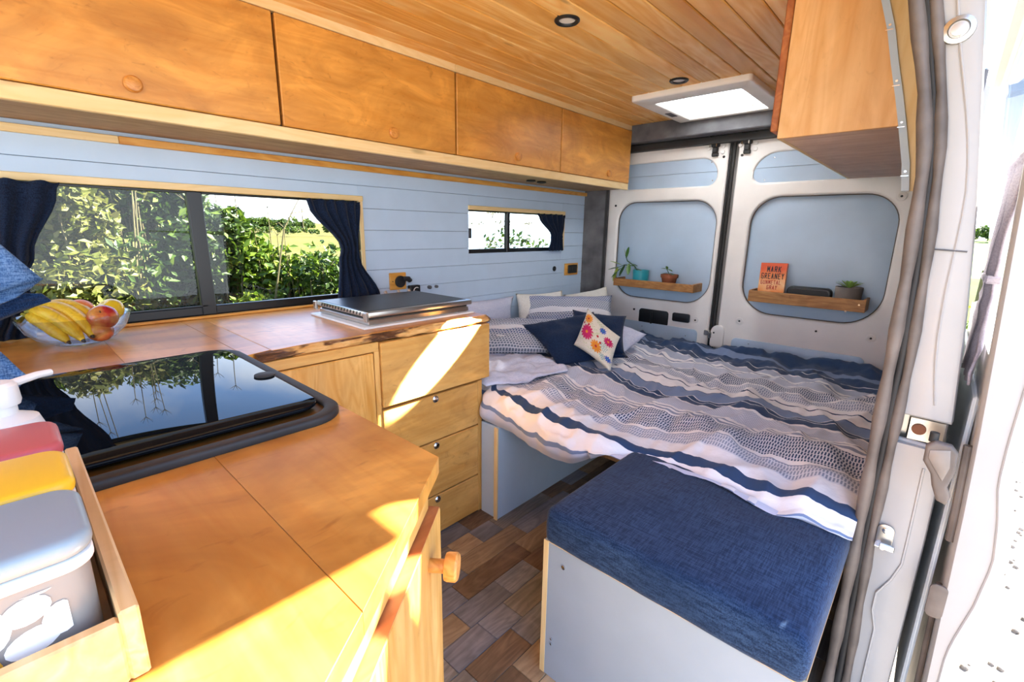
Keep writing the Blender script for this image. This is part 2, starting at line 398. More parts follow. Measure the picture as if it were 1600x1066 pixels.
def bark():
    t = NT('live_edge_bark'); tc = t.n('ShaderNodeTexCoord')
    mp = t.n('ShaderNodeMapping'); mp.inputs['Scale'].default_value = (30, 9, 40); t.l(tc.outputs['Object'], mp.inputs[0])
    a = t.n('ShaderNodeTexNoise', Scale=1., Detail=6., Roughness=.7, Distortion=1.5); t.l(mp.outputs[0], a.inputs['Vector'])
    c = t.ramp(a.outputs['Fac'], [(.3, lin('3a2212')), (.5, lin('6e4527')), (.62, lin('a9743f')), (.75, lin('dcb684'))])
    t.bump(a.outputs['Fac'], .8, .006); return t.fin(c, .7)
M_bark = bark()

# ================================================================== THE VAN SHELL
XW, YD = -2.10, 3.25
# floor: wood-mosaic planks
fl = struct('floor')
MB().box(-2.12, .02, -.95, 3.3, -.05, -.012).build('subfloor', M_rubber, fl)
rng = random.Random(5)
cache = {}
x = -1.40
k = 0
while x < -0.02:
    w = .093
    y = -.3 - rng.random()*.4
    while y < 3.2:
        ln = rng.choice([.12, .16, .2, .26, .34])
        if y+ln > .2 and not (y > 2.4):
            key = (round(ln, 2), rng.randrange(4))
            if key not in cache:
                cache[key] = MB().box(-w/2+.0007, w/2-.0007, .0007, ln-.0007, -.012, 0, .0012).mesh('floor_plank', M_floor[key[1]])
            o = link('plank', cache[key], fl); o.location = (x+w/2, y, rng.uniform(-.0006, 0))
        y += ln
    x += w
MB().box(-1.40, -.02, 2.35, 3.3, -.012, 0).build('far_floor_panel', M_floor[1], fl)
tag(fl, 'floor of grey and brown wood-look planks of mixed lengths')

# ceiling: pine cladding, boards run along the van, hole for the roof vent
ce = struct('ceiling', label='varnished pine cladding ceiling')
ZC = 1.974
bw = .0925
for k in range(19):
    x0 = -1.76+bw*k; x1 = x0+bw
    if x1 > -.17: break
    segs = [(-.95, 3.10)]
    if x1 > -1.31 and x0 < -.87: segs = [(-.95, 2.56), (3.062, 3.10)]
    for (a, b) in segs:
        MB().box(x0+.0018, x1-.0018, a, b, ZC, ZC+.014, .003).build('board', M_ceil, ce)
MB().box(-2.1, -1.33, -.95, 3.3, ZC+.014, ZC+.05).box(-.86, -.03, -.95, 3.3, ZC+.014, ZC+.05).box(-1.33, -.86, -.95, 2.55, ZC+.014, ZC+.05).box(-1.33, -.86, 3.07, 3.3, ZC+.014, ZC+.05).build('roof_skin', M_bwhite, ce)

# left wall: pale blue boards with openings for two windows
wl = struct('wall_left', label='pale blue tongue and groove wall boards')
W1 = (-.25, 1.200, .915, 1.384); W2 = (1.905, 2.825, 1.122, 1.375)
zs = [0.0, .46, .56, .66, .76, .86, .958, 1.055, 1.153, 1.25, 1.352, 1.456, 1.56]
for a, b in zip(zs, zs[1:]):
    cuts = [(-.95, 3.115, a, b)]
    for (ya, yb, za, zb) in (W1, W2):
        nx = []
        for (c, d, e_, g) in cuts:
            lo, hi = max(e_, za), min(g, zb)
            if hi-lo < .002 or d <= ya or c >= yb: nx.append((c, d, e_, g)); continue
            if c < ya: nx.append((c, ya, e_, g))
            if d > yb: nx.append((yb, d, e_, g))
            y0_, y1_ = max(c, ya), min(d, yb)
            if e_ < lo-.004: nx.append((y0_, y1_, e_, lo))
            if g > hi+.004: nx.append((y0_, y1_, hi, g))
        cuts = nx
    for (c, d, e_, g) in cuts:
        MB().box(XW-.012, XW, c, d, e_+.0007, g-.0007, .0015).build('board', M_blue, wl)
MB().box(XW-.05, XW-.012, -.95, W1[0], 0, 2.05).box(XW-.05, XW-.012, W1[1], W2[0], 0, 2.05).box(XW-.05, XW-.012, W2[1], 3.3, 0, 2.05)\
    .box(XW-.05, XW-.012, W1[0], W1[1], 0, W1[2]).box(XW-.05, XW-.012, W1[0], W1[1], W1[3], 2.05)\
    .box(XW-.05, XW-.012, W2[0], W2[1], 0, W2[2]).box(XW-.05, XW-.012, W2[0], W2[1], W2[3], 2.05).build('body_skin', M_rubber, wl)
# orange batten below the wall cupboards, in two lengths
tr = struct('trim_1', label='orange pine batten under the wall cupboards')
MB().box(XW, XW+.018, -.95, .332, 1.520, 1.5445, .002).build('batten', M_pine, tr)
MB().box(XW, XW+.018, .333, 3.10, 1.520, 1.5445, .002).build('batten', M_batt, tr)

def make_window(n, y0, y1, z0, z1, ym, label, mull, bot):
    w = struct('window_%d' % n, label=label)
    MB().box(XW-.012, XW+.010, y0-.005, y1+.020, z1, z1+.024, .002).build('head_trim', M_pine, w)
    MB().box(XW-.05, XW+.006, y1, y1+.020, z0, z1, .002).build('side_trim', M_pinez, w)
    if n == 1: MB().box(XW-.012, XW+.010, y0, y1+.02, z0-.009, z0, .002).build('sill_trim', M_batt, w)
    xf0, xf1 = XW-.045, XW-.02
    MB().box(xf0, xf1, y0, y1, z0, z0+bot, .003).box(xf0, xf1, y0, y1, z1-.008, z1, .001)\
        .box(xf0, xf1, y0, y0+.012, z0, z1, .002).box(xf0, xf1, y1-.012, y1, z0, z1, .002).build('black_frame', M_blackf, w)
    MB().box(xf0+.002, xf1+.006, ym-mull/2, ym+mull/2, z0, z1, .003).build('mullion', M_blackf, w)
    MB().grid(2, 2, lambda a, b: Vector((xf0+.010, y0+.01+(ym-y0-.01)*a, z0+.02+(z1-z0-.026)*b))).build('pane', M_pane, w)
    MB().grid(2, 2, lambda a, b: Vector((xf0+.016, ym+(y1-.01-ym)*a, z0+.02+(z1-z0-.026)*b))).build('pane', M_pane, w)
    return w
w1 = make_window(1, *W1[:2], *W1[2:], .535, 'long window above the worktop with a pine head trim', .05, .034)
MB().box(XW-.022, XW-.014, -.2, .53, .95, .954).build('slider_rail', M_blackf, w1)
w2 = make_window(2, *W2[:2], *W2[2:], 2.265, 'small black framed window above the bed', .028, .024)
MB().box(XW-.02, XW-.005, 1.915, 1.935, 1.21, 1.27, .003).build('catch', M_blackf, w2)

# rear: carpeted corner pillar, header and the two rear doors
wr = struct('wall_rear', label='grey carpet lined rear door surround')
MB().prism([(-2.105, 3.09), (-1.985, 3.215), (-1.985, 3.33), (-2.105, 3.33)], 0, ZC).build('carpet_pillar', M_carpet, wr)
MB().box(-2.1, .0, 3.105, 3.20, 1.865, ZC+.02, .006).build('carpet_header', M_carpet, wr)
MB().tube([(-2.0, 3.225, 1.858), (-.1, 3.225, 1.848)], .014, 8).tube([(-1.985, 3.222, 1.86), (-1.992, 3.222, .3)], .012, 8).build('rubber_gasket', M_rubber, wr)
MB().box(-2.1, .02, 3.30, 3.33, -.1, 2.0).build('outer_skin', M_bwhite, wr)
MB().box(-2.0, -.1, 3.2, 3.31, 1.82, 1.86).build('gutter_shadow_strip', M_rubber, wr)  # dark strip standing in for the shadow gap above the doors

def rear_door(n, outer, win, up, low, label):
    d = struct('door_%d' % n, label=label)
    # a soft pressed panel: thick bevelled plate with a big opening, shallower openings above and below
    plate('pressed_panel', [outer, win, up], .044, .014, M_white, MXZ(YD+.022), d, 4, 50)
    wb = [(min(p[0] for p in win)-.02, max(p[0] for p in win)+.02), (min(p[1] for p in win)-.02, max(p[1] for p in win)+.02)]
    plate('inset_panel', [roundrect(wb[0][0], wb[0][1], wb[1][0], wb[1][1], .2)], .006, .001, M_bluep, MXZ(YD+.034), d)
    # rubber edge inside the opening
    P = [Vector((p[0], YD+.022, p[1])) for p in win]
    MB().tube(P+[P[0], P[1]], .006, 6, False).build('opening_edge', M_seal, d)
    ux = [min(p[0] for p in up)-.01, max(p[0] for p in up)+.01]; uz = [min(p[1] for p in up)-.01, max(p[1] for p in up)+.01]
    zm = (uz[0]+uz[1])/2
    b = MB().box(ux[0], ux[1], YD+.012, YD+.02, uz[0], zm-.0008, .001).build('upper_panel', M_bluep, d)
    b = MB().box(ux[0], ux[1], YD+.012, YD+.02, zm+.0008, uz[1], .001).build('upper_panel', M_bluep, d)
    plate('lower_panel', [low], .006, .0015, M_bluep, MXZ(YD-.004), d)
    return d
oL = roundrect(-1.985, -1.128, .10, 1.842, [.05, .03, .03, .05])
oR = roundrect(-1.070, -.130, .10, 1.838, [.03, .05, .05, .03])
winL = roundrect(-1.895, -1.158, .776, 1.478, [.17, .17, .155, .14], 10)
winR = roundrect(-.952, -.212, .762, 1.487, [.19, .19, .165, .165], 10)
upL = roundrect(-1.90, -1.188, 1.568, 1.742, [.08, .06, .11, .08]); upR = roundrect(-.968, -.25, 1.570, 1.742, [.055, .08, .08, .13])
lowL = roundrect(-1.86, -1.20, .42, .598, [.03, .03, .03, .03]); lowR = roundrect(-.968, -.245, .36, .585, [.03]*4)
d1 = rear_door(1, oL, winL, upL, lowL, 'left rear door, white pressed metal with pale blue panels')
d2 = rear_door(2, oR, winR, upR, lowR, 'right rear door, white pressed metal with pale blue panels')
def screw(x, z, y=YD-.002, r=.005, m=None, par=None, nm='screw'):
    MB().cyl((x, y-.003, z), (x, y+.004, z), r, n=10, bev=.001).build(nm, m or M_rubber, par)
def boss(x, z, par, r=.02):
    MB().lathe([(r, 0), (r*.95, .003), (r*.55, .004), (r*.5, .001), (0, .001)], None, 20, Matrix.Translation((x, YD, z)) @ Matrix.Rotation(R(90), 4, 'X')).build('boss', M_white, par)
    screw(x, z, YD-.001, .006, None, par)
for (x_, z_) in ((-1.918, 1.455), (-1.70, .685)): screw(x_, z_, YD-.002, .008, None, d1)
for (x_, z_) in ((-1.935, .72), (-1.225, .665)): boss(x_, z_, d1)
for (x_, z_) in ((-1.215, 1.60), (-1.232, 1.715), (-1.62, .565), (-1.28, .545)): screw(x_, z_, YD+.0115 if z_ > 1 else YD-.007, .004, M_chrome, d1)
for (x_, z_) in ((-.224, 1.466), (-.235, .70), (-.935, .70)): boss(x_, z_, d2, .024)
screw(-.50, .70, YD-.002, .006, None, d2)
for (x_, z_) in ((-.86, 1.712), (-.90, 1.585), (-.86, .56), (-.37, .545)): screw(x_, z_, YD+.0115 if z_ > 1 else YD-.007, .004, M_chrome, d2)
# handle box, small latch cover, centre latch, top catches
h = MB().prism(roundrect(-1.665, -1.415, .578, .708, .03), -.001, .035, MXZ(YD), .01, 2)
ho = h.build('handle_recess', M_black, d1)
MB().box(-1.545, -1.53, YD-.042, YD-.034, .60, .69, .003).build('handle_rib', M_black, ho)
MB().prism(roundrect(-1.388, -1.262, .640, .702, .012), -.001, .016, MXZ(YD-.017), .004, 2).build('latch_cover', M_black, d1)
def catch(x, par):
    b = MB().box(x-.026, x+.026, YD-.03, YD-.002, 1.80, 1.855, .006)
    b.box(x-.016, x+.016, YD-.028, YD, 1.765, 1.80, .004).box(x-.02, x+.02, YD-.02, YD, 1.745, 1.768, .003)
    c = b.build('door_catch', M_rubber, par)
    MB().tube([(x-.028, YD-.035, 1.80), (x-.03, YD-.035, 1.875)], .004, 6).tube([(x+.012, YD-.035, 1.80), (x+.012, YD-.035, 1.875)], .004, 6).build('catch_rod', M_chrome, c)
    for (dx, dz) in ((-.045, 1.80), (.045, 1.805), (.045, 1.77)):
        MB().cyl((x+dx, YD-.006, dz), (x+dx, YD+.002, dz), .012, n=14, bev=.002).build('bolt', M_white, par)
catch(-1.209, d1); catch(-1.016, d2)
for x_, p_ in ((-1.155, d1), (-1.045, d2)): screw(x_, 1.74, YD-.002, .008, None, p_)
MB().box(-1.152, -1.112, YD-.02, YD+.004, .575, .61, .004).box(-1.118, -1.10, YD-.03, YD, .56, .60, .003).build('centre_latch', M_steel, d1)
plate('latch_tab', [roundrect(-1.108, -1.02, .50, .655, [.02, .02, .03, .05])], .02, .006, M_white, MXZ(YD-.004), d2)
screw(-1.085, .60, YD-.015, .006, None, d2)
MB().tube([(-1.099, YD+.012, 1.84), (-1.099, YD+.012, .2)], .012, 8).tube([(-1.122, YD+.02, 1.84), (-1.122, YD+.02, .2)], .009, 8).build('centre_seal', M_rubber, d2)

# right wall inside, behind the opening
wg = struct('wall_right', label='grey carpet lining behind the sliding door opening')
PR = [(-.1, .03), (.55, -.045), (.95, -.052), (1.2, -.056), (1.42, -.064), (1.55, -.085), (1.75, -.14), (1.99, -.21)]
def wallstrip(y0, y1, off):
    return MB().grid(len(PR), 2, lambda a, b: Vector((PR[round(a*(len(PR)-1))][1]+off, y0+(y1-y0)*b, PR[round(a*(len(PR)-1))][0])))
wallstrip(1.345, 3.3, .0).build('carpet_lining', M_carpet, wg, 60)
# header above the opening, front jamb behind the camera
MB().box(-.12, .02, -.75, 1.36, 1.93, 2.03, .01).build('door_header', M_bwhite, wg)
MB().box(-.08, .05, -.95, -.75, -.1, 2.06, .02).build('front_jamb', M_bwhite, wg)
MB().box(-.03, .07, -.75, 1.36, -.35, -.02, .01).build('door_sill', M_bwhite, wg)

# ================================================================== SLIDING DOOR OPENING, BODY SIDE AND DOOR
YJ = 1.34
SL = [(-.25, -.055), (.07, -.056), (.504, -.055), (.75, -.060), (.988, -.064), (1.2, -.067), (1.417, -.075), (1.55, -.098), (1.729, -.142), (1.93, -.20)]
SR = [(-.25, .004), (.12, .004), (.526, -.011), (1.0, -.011), (1.2, -.02), (1.414, -.036), (1.55, -.056), (1.716, -.091), (1.93, -.145)]
PRr = [(-.25, .074), (.175, .074), (.571, .075), (.871, .072), (1.1, .054), (1.348, .027), (1.55, -.002), (1.70, -.024), (1.93, -.07)]
def ip(T, z):
    for (a, p), (b, q) in zip(T, T[1:]):
        if z <= b: return p+(q-p)*(z-a)/(b-a)
    return T[-1][1]
zz = [-.25+2.18*i/40 for i in range(41)]
body = struct('wall_side', label='white painted body side beside the sliding door opening')
def pillar(za, zb):
    z_ = [z for z in zz if za < z < zb]; z_ = [za]+z_+[zb]
    cols = [lambda z: Vector((ip(SL, z)+.01, YJ+.03, z)), lambda z: Vector((ip(SR, z)-.004, YJ+.006, z)), lambda z: Vector((ip(PRr, z)-.012, YJ, z)),
            lambda z: Vector((ip(PRr, z)-.003, YJ+.004, z)), lambda z: Vector((ip(PRr, z), YJ+.016, z)), lambda z: Vector((ip(PRr, z)-.004, 3.32, z))]
    b = MB(); b.grid(6, len(z_), lambda a, c: cols[round(a*5)](z_[round(c*(len(z_)-1))]))
    b.grid(6, 2, lambda a, c: cols[round(a*5)](z_[-1])+Vector((0, 0 if c < .5 else .05, 0)))
    return b
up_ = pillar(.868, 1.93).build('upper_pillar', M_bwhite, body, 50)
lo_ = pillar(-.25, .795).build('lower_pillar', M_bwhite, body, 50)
MB().box(-.03, .058, YJ+.05, 3.3, .79, .88).build('rail_recess', M_steel, body)
MB().tube([(-.03, YJ+.03, .866), (.07, YJ+.012, .868)], .007, 8).tube([(-.03, YJ+.03, .798), (.072, YJ+.012, .797)], .006, 8).build('rail_lip', M_bwhite, body)
MB().box(.0, .066, YJ+.02, YJ+.03, .803, .86, .003).build('rail_end_plate', M_steel, body)
MB().cyl((.02, YJ+.015, .833), (.02, YJ+.03, .833), .013, n=16, bev=.002).build('rusty_bolt', plain('rust', '7a4a30', .8, 0, .3), body)
# pressed creases
MB().tube([(ip(PRr, z)-.03-.012*math.sin((z-.87)*9), YJ+.001, z) for z in [.9+.05*i for i in range(19)]], .0022, 6).build('pressed_crease', M_bwhite, body)
MB().tube([(ip(PRr, z)-.03-(.02 if z < .42 else .0)-(.012 if .3 < z < .5 else 0), YJ+.001, z) for z in [-.2+.05*i for i in range(20)]], .003, 6).build('pressed_crease', M_bwhite, body)
MB().tube([(-.035, YJ+.003, 1.236), (.03, YJ-.001, 1.232)], .0018, 6).build('panel_seam', M_carpet, body)
M_ = Matrix.Translation((ip(PRr, 1.66)-.038, YJ+.001, 1.655)) @ Matrix.Rotation(R(90), 4, 'X')
MB().lathe([(.026, 0), (.025, .004), (.017, .006), (.015, .002), (.012, .002), (.012, .008), (0, .009)], None, 24, M_).build('door_buffer', M_steel, body)
# rubber seal round the opening: three lips
ds = thing('door_seal', (-.05, YJ, 0), 'dusty black rubber seal running up the edge of the sliding door opening', 'door seal')
for nm, k, r_, mt in (('inner_lip', .2, .013, M_seal), ('groove', .55, .010, M_rubber), ('outer_lip', .82, .010, M_seal)):
    MB().tube([(ip(SL, z)*(1-k)+ip(SR, z)*k, YJ+.004+(.006 if nm == 'groove' else 0), z) for z in zz], [r_+.002*math.sin(z*31) for z in zz], 10).build(nm, mt, ds, 180)
# striker
st = thing('door_striker', (.002, YJ, .552), 'small steel striker loop bolted to the white door pillar', 'latch')
plate('plate', [roundrect(-.012, .020, .535, .588, [.003, .003, .014, .014])], .004, .001, M_steel, MXZ(YJ-.003), st)
MB().box(-.012, .026, YJ-.02, YJ, .532, .537, .001).box(-.002, .026, YJ-.022, YJ-.017, .532, .546, .001).build('loop', M_chrome, st)
MB().cyl((.004, YJ-.009, .574), (.004, YJ, .574), .0075, n=12, bev=.001).build('bolt', M_chrome, st)
MB().cyl((.004, YJ-.008, .527), (.004, YJ, .527), .005, n=12).build('bolt', M_chrome, st)

# the open sliding door, parked along the outside of the body
YS = 1.28
sd = thing('sliding_door', (.15, YS, -.2), 'open white sliding door parked behind the opening, seen edge on', 'van door')
LE = [(-.22, .118), (.25, .125), (.69, .112), (.88, .104), (1.03, .096), (1.25, .084), (1.40, .076), (1.6, .045), (1.85, -.0)]
RE = [(-.22, .172), (.36, .170), (.40, .174), (.50, .190), (.61, .199), (.70, .190), (.78, .176), (.87, .174), (1.03, .176), (1.25, .165), (1.40, .150), (1.6, .115), (1.85, .06)]
zs_ = sorted({z for z, _ in LE}|{z for z, _ in RE}|{.3, .45, .55, .65, 1.1, 1.3, 1.5, 1.7})
def dcol(z):
    l, r_ = ip(LE, z), ip(RE, z)
    return [Vector((l+.004, 2.45, z)), Vector((l, YS+.05, z)), Vector((l, YS+.008, z)), Vector((l+.006, YS, z)), Vector((r_-.016, YS, z)), Vector((r_-.005, YS+.004, z)), Vector((r_, YS+.014, z)), Vector((r_, YS+.06, z)), Vector((r_, 2.45, z))]
lowz = [z for z in zs_ if z <= 1.03]; hiz = [z for z in zs_ if z >= 1.03]
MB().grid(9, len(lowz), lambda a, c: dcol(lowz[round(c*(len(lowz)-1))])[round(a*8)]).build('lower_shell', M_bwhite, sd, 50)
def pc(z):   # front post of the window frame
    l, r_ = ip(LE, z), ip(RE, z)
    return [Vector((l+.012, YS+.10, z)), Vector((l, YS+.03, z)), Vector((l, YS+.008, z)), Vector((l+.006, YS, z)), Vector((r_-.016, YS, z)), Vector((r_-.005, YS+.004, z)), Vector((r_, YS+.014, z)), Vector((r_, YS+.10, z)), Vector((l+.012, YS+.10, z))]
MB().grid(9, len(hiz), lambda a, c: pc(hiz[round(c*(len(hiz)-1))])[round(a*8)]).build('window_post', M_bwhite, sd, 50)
MB().tube([(.03, YS+.02, 1.80), (.03, 2.45, 1.80)], .03, 10).build('top_rail', M_bwhite, sd)
MB().box(.10, .15, YS+.1, 2.45, .98, 1.03, .01).build('sill_rail', M_bwhite, sd)
MB().prism([(.125, 1.03), (.130, 1.03), (.055, 1.78), (.05, 1.78)], YS+.09, 2.44, Matrix(((1, 0, 0, 0), (0, 0, 1, 0), (0, 1, 0, 0), (0, 0, 0, 1)))).build('pane', M_pane, sd)
MB().box(.093, .103, 1.36, 2.40, .02, .93, .004).build('trim_panel', plain('pale_trim_board', 'dfe9f0', .45, 0, .02), sd)
MB().tube([(.100, YS+.02, .84), (.106, YS+.02, .70), (.109, YS+.02, .62)], .008, 8).tube([(.112, YS+.04, .5), (.121, YS+.05, .2), (.121, YS+.05, -.1)], .006, 8).build('rubber_strip', M_seal, sd)
plate('latch_recess', [roundrect(.096, .126, .438, .520, [.012]*4)], .006, .002, M_seal, MXZ(YS-.001), sd)
MB().tube([(ip(RE, z)-.022, YS-.0005, z) for z in [.2+.03*i for i in range(30)]], .003, 6).build('pressed_edge', M_bwhite, sd)
# roller arm between door and rail
ra = thing('roller_arm', (.07, 1.27, .72), 'grey steel roller arm joining the sliding door to its rail', 'hinge')
pl = [(.035, .835), (.048, .848), (.074, .846), (.086, .832), (.088, .79), (.082, .755), (.09, .735), (.086, .715), (.070, .72), (.058, .75), (.052, .775), (.036, .80)]
plate('bracket', [pl], .02, .006, M_seal, MXZ(1.262), ra, 3)
pl2 = [(.042, .828), (.074, .838), (.079, .80), (.072, .765), (.058, .785), (.042, .81)]
plate('web', [pl2], .008, .003, plain('worn_grey_steel', '8b8480', .5, .6, .15), MXZ(1.254), ra)
MB().cyl((.045, 1.27, .842), (.045, 1.27, .862), .008, n=14).build('roller', M_rubber, ra)
# grey lining curtain on the door window
def curtain(name, axis_x, rows, amp, npl, mat, label, cat, group=None, thick=.004, lean=0.0, hem=None, parent=None, seed=0):
    """gathered cloth hanging along the van: rows of (z, y_start, y_end)"""
    nu = npl*8+1; fine = []
    for (z0_, a0, b0), (z1_, a1, b1) in zip(rows, rows[1:]):
        for k in range(6): q = k/6; q2 = q*q*(3-2*q); fine.append((z0_+(z1_-z0_)*q, a0+(a1-a0)*q2, b0+(b1-b0)*q2))
    fine.append(rows[-1]); wmax = max(abs(b-a) for _, a, b in rows)
    def fn(u, v):
        z_, a, b = fine[min(len(fine)-1, round(v*(len(fine)-1)))]
        w_ = abs(b-a)/wmax
        am = amp*(.55+.6*(1-w_))
        ph = u*npl*2*math.pi+1.2*noise.noise(Vector((u*5, v*1.5, seed)))
        return Vector((axis_x+am*math.sin(ph)+.006*noise.noise(Vector((u*9, v*6, seed+4))), a+(b-a)*u+.004*math.cos(ph*.5+seed), z_+.004*math.sin(ph)*(1 if v in (0, 1) else .3)))
    b_ = MB().grid(nu, len(fine), fn)
    me = b_.mesh(name, mat, 180)
    if parent: o = link(name, me, parent)
    else: o = link(name, me, None, label, cat, group)
    s_ = o.modifiers.new('thickness', 'SOLIDIFY'); s_.thickness = thick; s_.offset = 0
    return o
cd = thing('door_curtain', (.088, 1.4, 1.0), 'grey lined curtain hanging in the sliding door window', 'curtain')
curtain('upper_gather', .080, [(1.425, 1.36, 1.62), (1.40, 1.37, 1.62), (1.17, 1.42, 1.56)], .009, 4, M_curtg, '', '', parent=cd, seed=3)
curtain('lower_fall', .082, [(1.17, 1.42, 1.56), (1.10, 1.40, 1.6), (.95, 1.38, 1.66)], .009, 4, M_curtg, '', '', parent=cd, seed=4)
MB().box(.068, .096, 1.412, 1.57, 1.165, 1.182, .004).build('tie_band', M_curtg, cd)
MB().tube([(.08, 1.33, 1.43), (.08, 2.0, 1.43)], .006, 8).build('rod', M_wplast, cd)

# ================================================================== CUPBOARDS AND WORKTOPS
oc = thing('wall_cupboard', (-1.9, 1.0, 1.553), 'long run of honey birch wall cupboards with four lift-up doors above the windows', 'cupboard')
MB().box(-2.095, -1.755, -.95, 3.10, 1.558, 1.572).build('underside', M_ply, oc)
MB().box(-1.766, -1.7445, -.95, 3.105, 1.552, 1.594, .002).build('bottom_rail', M_pine, oc)
MB().box(-1.766, -1.7445, -.95, 1.51, 1.943, 1.975, .002).build('top_rail', M_pine, oc)
MB().box(-1.766, -1.7445, 1.512, 3.105, 1.943, 1.975, .002).build('top_rail', M_pine, oc)
MB().box(-2.095, -1.746, 3.09, 3.105, 1.56, 1.972, .001).build('end_panel', M_cab, oc)
MB().box(-1.80, -1.768, -.95, 3.09, 1.575, 1.97).build('dark_interior', M_rubber, oc)
KN = []
for i, (a, b) in enumerate(((-.62, .724), (.733, 1.502), (1.512, 2.298), (2.307, 3.103))):
    d_ = MB().box(-1.764, -1.741, a, b, 1.5965, 1.940, .003).build('door', M_cab, oc)
    yk = (.329, 1.17, 1.93, 2.83)[i]
    MB().lathe([(.021, 0), (.022, .007), (.018, .013), (.008, .015), (0, .0155)], None, 24, Matrix.Translation((-1.741, yk, 1.638)) @ Matrix.Rotation(R(90), 4, 'Y')).build('knob', M_knob, d_)
for dy in (-.05, .05):
    o = thing('spot_light', (-1.926, 2.306+dy, 1.553), '%s small black spotlight under the wall cupboard near the rear' % ('nearer' if dy < 0 else 'farther'), 'light', 'spotlights under the wall cupboard')
    MB().lathe([(.028, .006), (.030, -.004), (.022, -.005), (.020, .002)], (-1.926, 2.306+dy, 1.553), 24).build('ring', M_black, o)
    MB().lathe([(.020, .0), (0, .001)], (-1.926, 2.306+dy, 1.553), 24).build('lens', plain('lamp_lens', '55585c', .2), o)

# right-hand overhead cupboard
rc = thing('side_cupboard', (-.3, 2.4, 1.553), 'short overhead cupboard of light birch above the bed on the right, end panel facing', 'cupboard')
MB().box(-.452, -.156, 1.708, 1.726, 1.552, ZC-.001, .001).build('end_panel', M_cabr, rc)
MB().box(-.452, -.156, 1.727, 3.10, 1.553, 1.568, .001).build('underside', M_plyred, rc)
MB().box(-.474, -.4535, 1.704, 3.10, 1.574, ZC-.004, .003).build('front_door', M_redge, rc)
MB().box(-.453, -.44, 1.727, 3.10, 1.552, 1.575, .001).build('bottom_rail', M_pine, rc)
# plywood lining strip and blue trim strip beside it
b_ = MB(); T_ = [(1.38, -.112), (1.45, -.122), (1.552, -.146), (1.62, -.163), (1.705, -.186), (1.79, -.207), (1.87, -.233), (1.97, -.262)]
ly = thing('lining_strip', (-.15, 1.69, 1.4), 'bare plywood strip between the side cupboard and the carpeted pillar', 'panel')
MB().prism([(x_+.004, z_) for z_, x_ in T_]+[(x_+.045-.02*(i < 1), z_) for i, (z_, x_) in list(enumerate(T_))[::-1]], 1.694, 1.70, MXZ(0)).build('plywood', M_pinez, ly)
bs = thing('trim_strip', (-.15, 1.69, 1.4), 'narrow pale blue trim strip screwed beside the side cupboard', 'trim')
MB().prism([(x_-.008, z_) for z_, x_ in T_]+[(x_+.009, z_) for z_, x_ in T_[::-1]], 1.682, 1.692, MXZ(0)).build('strip', M_blue, bs)
for z_ in (1.43, 1.555, 1.66, 1.80):
    MB().cyl((ip(T_, z_), 1.679, z_), (ip(T_, z_), 1.684, z_), .003, n=8).box(ip(T_, z_)-.008, ip(T_, z_)+.008, 1.6805, 1.683, z_-.012, z_-.010).build('screw', M_chrome, bs)

# ---- base unit by the bed
bu = thing('drawer_unit', (-1.75, .9, 0), 'birch base unit with a cupboard door, a wide top drawer and three lower drawers', 'cabinet')
MB().box(-2.09, -1.412, .502, 1.335, 0, .872).build('carcass', M_front, bu)
MB().box(-1.411, -1.392, .43, .84, .846, .878, .001).build('top_rail', M_front, bu)
MB().box(-1.411, -1.392, .821, .841, .0, .846, .001).build('post', M_frontv, bu)
MB().box(-1.411, -1.392, 1.312, 1.334, .0, .628, .001).build('post', M_frontv, bu)
MB().box(-1.409, -1.389, .45, .818, .05, .842, .003).build('door', M_frontv, bu)
MB().box(-1.409, -1.383, .843, 1.372, .636, .874, .003).build('top_drawer', M_front, bu)
MB().box(-1.8, -1.411, 1.336, 1.37, .63, .872).build('side_filler', M_front, bu)
for a, b in ((.430, .626), (.188, .427), (.004, .185)):
    d_ = MB().box(-1.409, -1.389, .843, 1.310, a+.0015, b-.0015, .003).build('drawer', M_front, bu)
    MB().lathe([(.0145, -.001), (.0145, .004), (.012, .006), (.009, .005), (.0085, .009), (0, .0105)], None, 20, Matrix.Translation((-1.389, 1.077, b-.018)) @ Matrix.Rotation(R(90), 4, 'Y')).build('push_lock', M_chrome, d_)
# main worktop with a live edge
wt = thing('worktop', (-1.75, .9, .875), 'birch worktop with a live bark edge under the grill', 'worktop')
def edge(y): return -1.415+.010*noise.noise(Vector((y*6, 2.1, 0)))-.012*max(0, math.sin((y-.5)*7))*(y > .5)
ys_ = [.502+(.884)*i/50 for i in range(51)]
MB().prism([(-2.1, .502)]+[(edge(y), y) for y in ys_]+[(-2.1, 1.386)], .877, .905, None, .002).build('board', M_top, wt)
prof = [(0, .9045, 0), (.012, .902, 0), (.02, .892, .4), (.024, .884, .6), (.014, .876, 0)]
def lv(u, v):
    y = .45+.934*u; k = min(4, round(v*4)); dx, z_, nn = prof[k]
    base = edge(max(y, .502))-.004
    g = 1+.5*noise.noise(Vector((y*18, k*1.3, 3)))
    sag = .010*noise.noise(Vector((y*5, 7, k)))*(0 < k < 4)
    return Vector((base+dx*1.25*g+.004*noise.noise(Vector((y*60, k, 1)))*nn, y, z_+sag))
b_ = MB().grid(90, 5, lv)
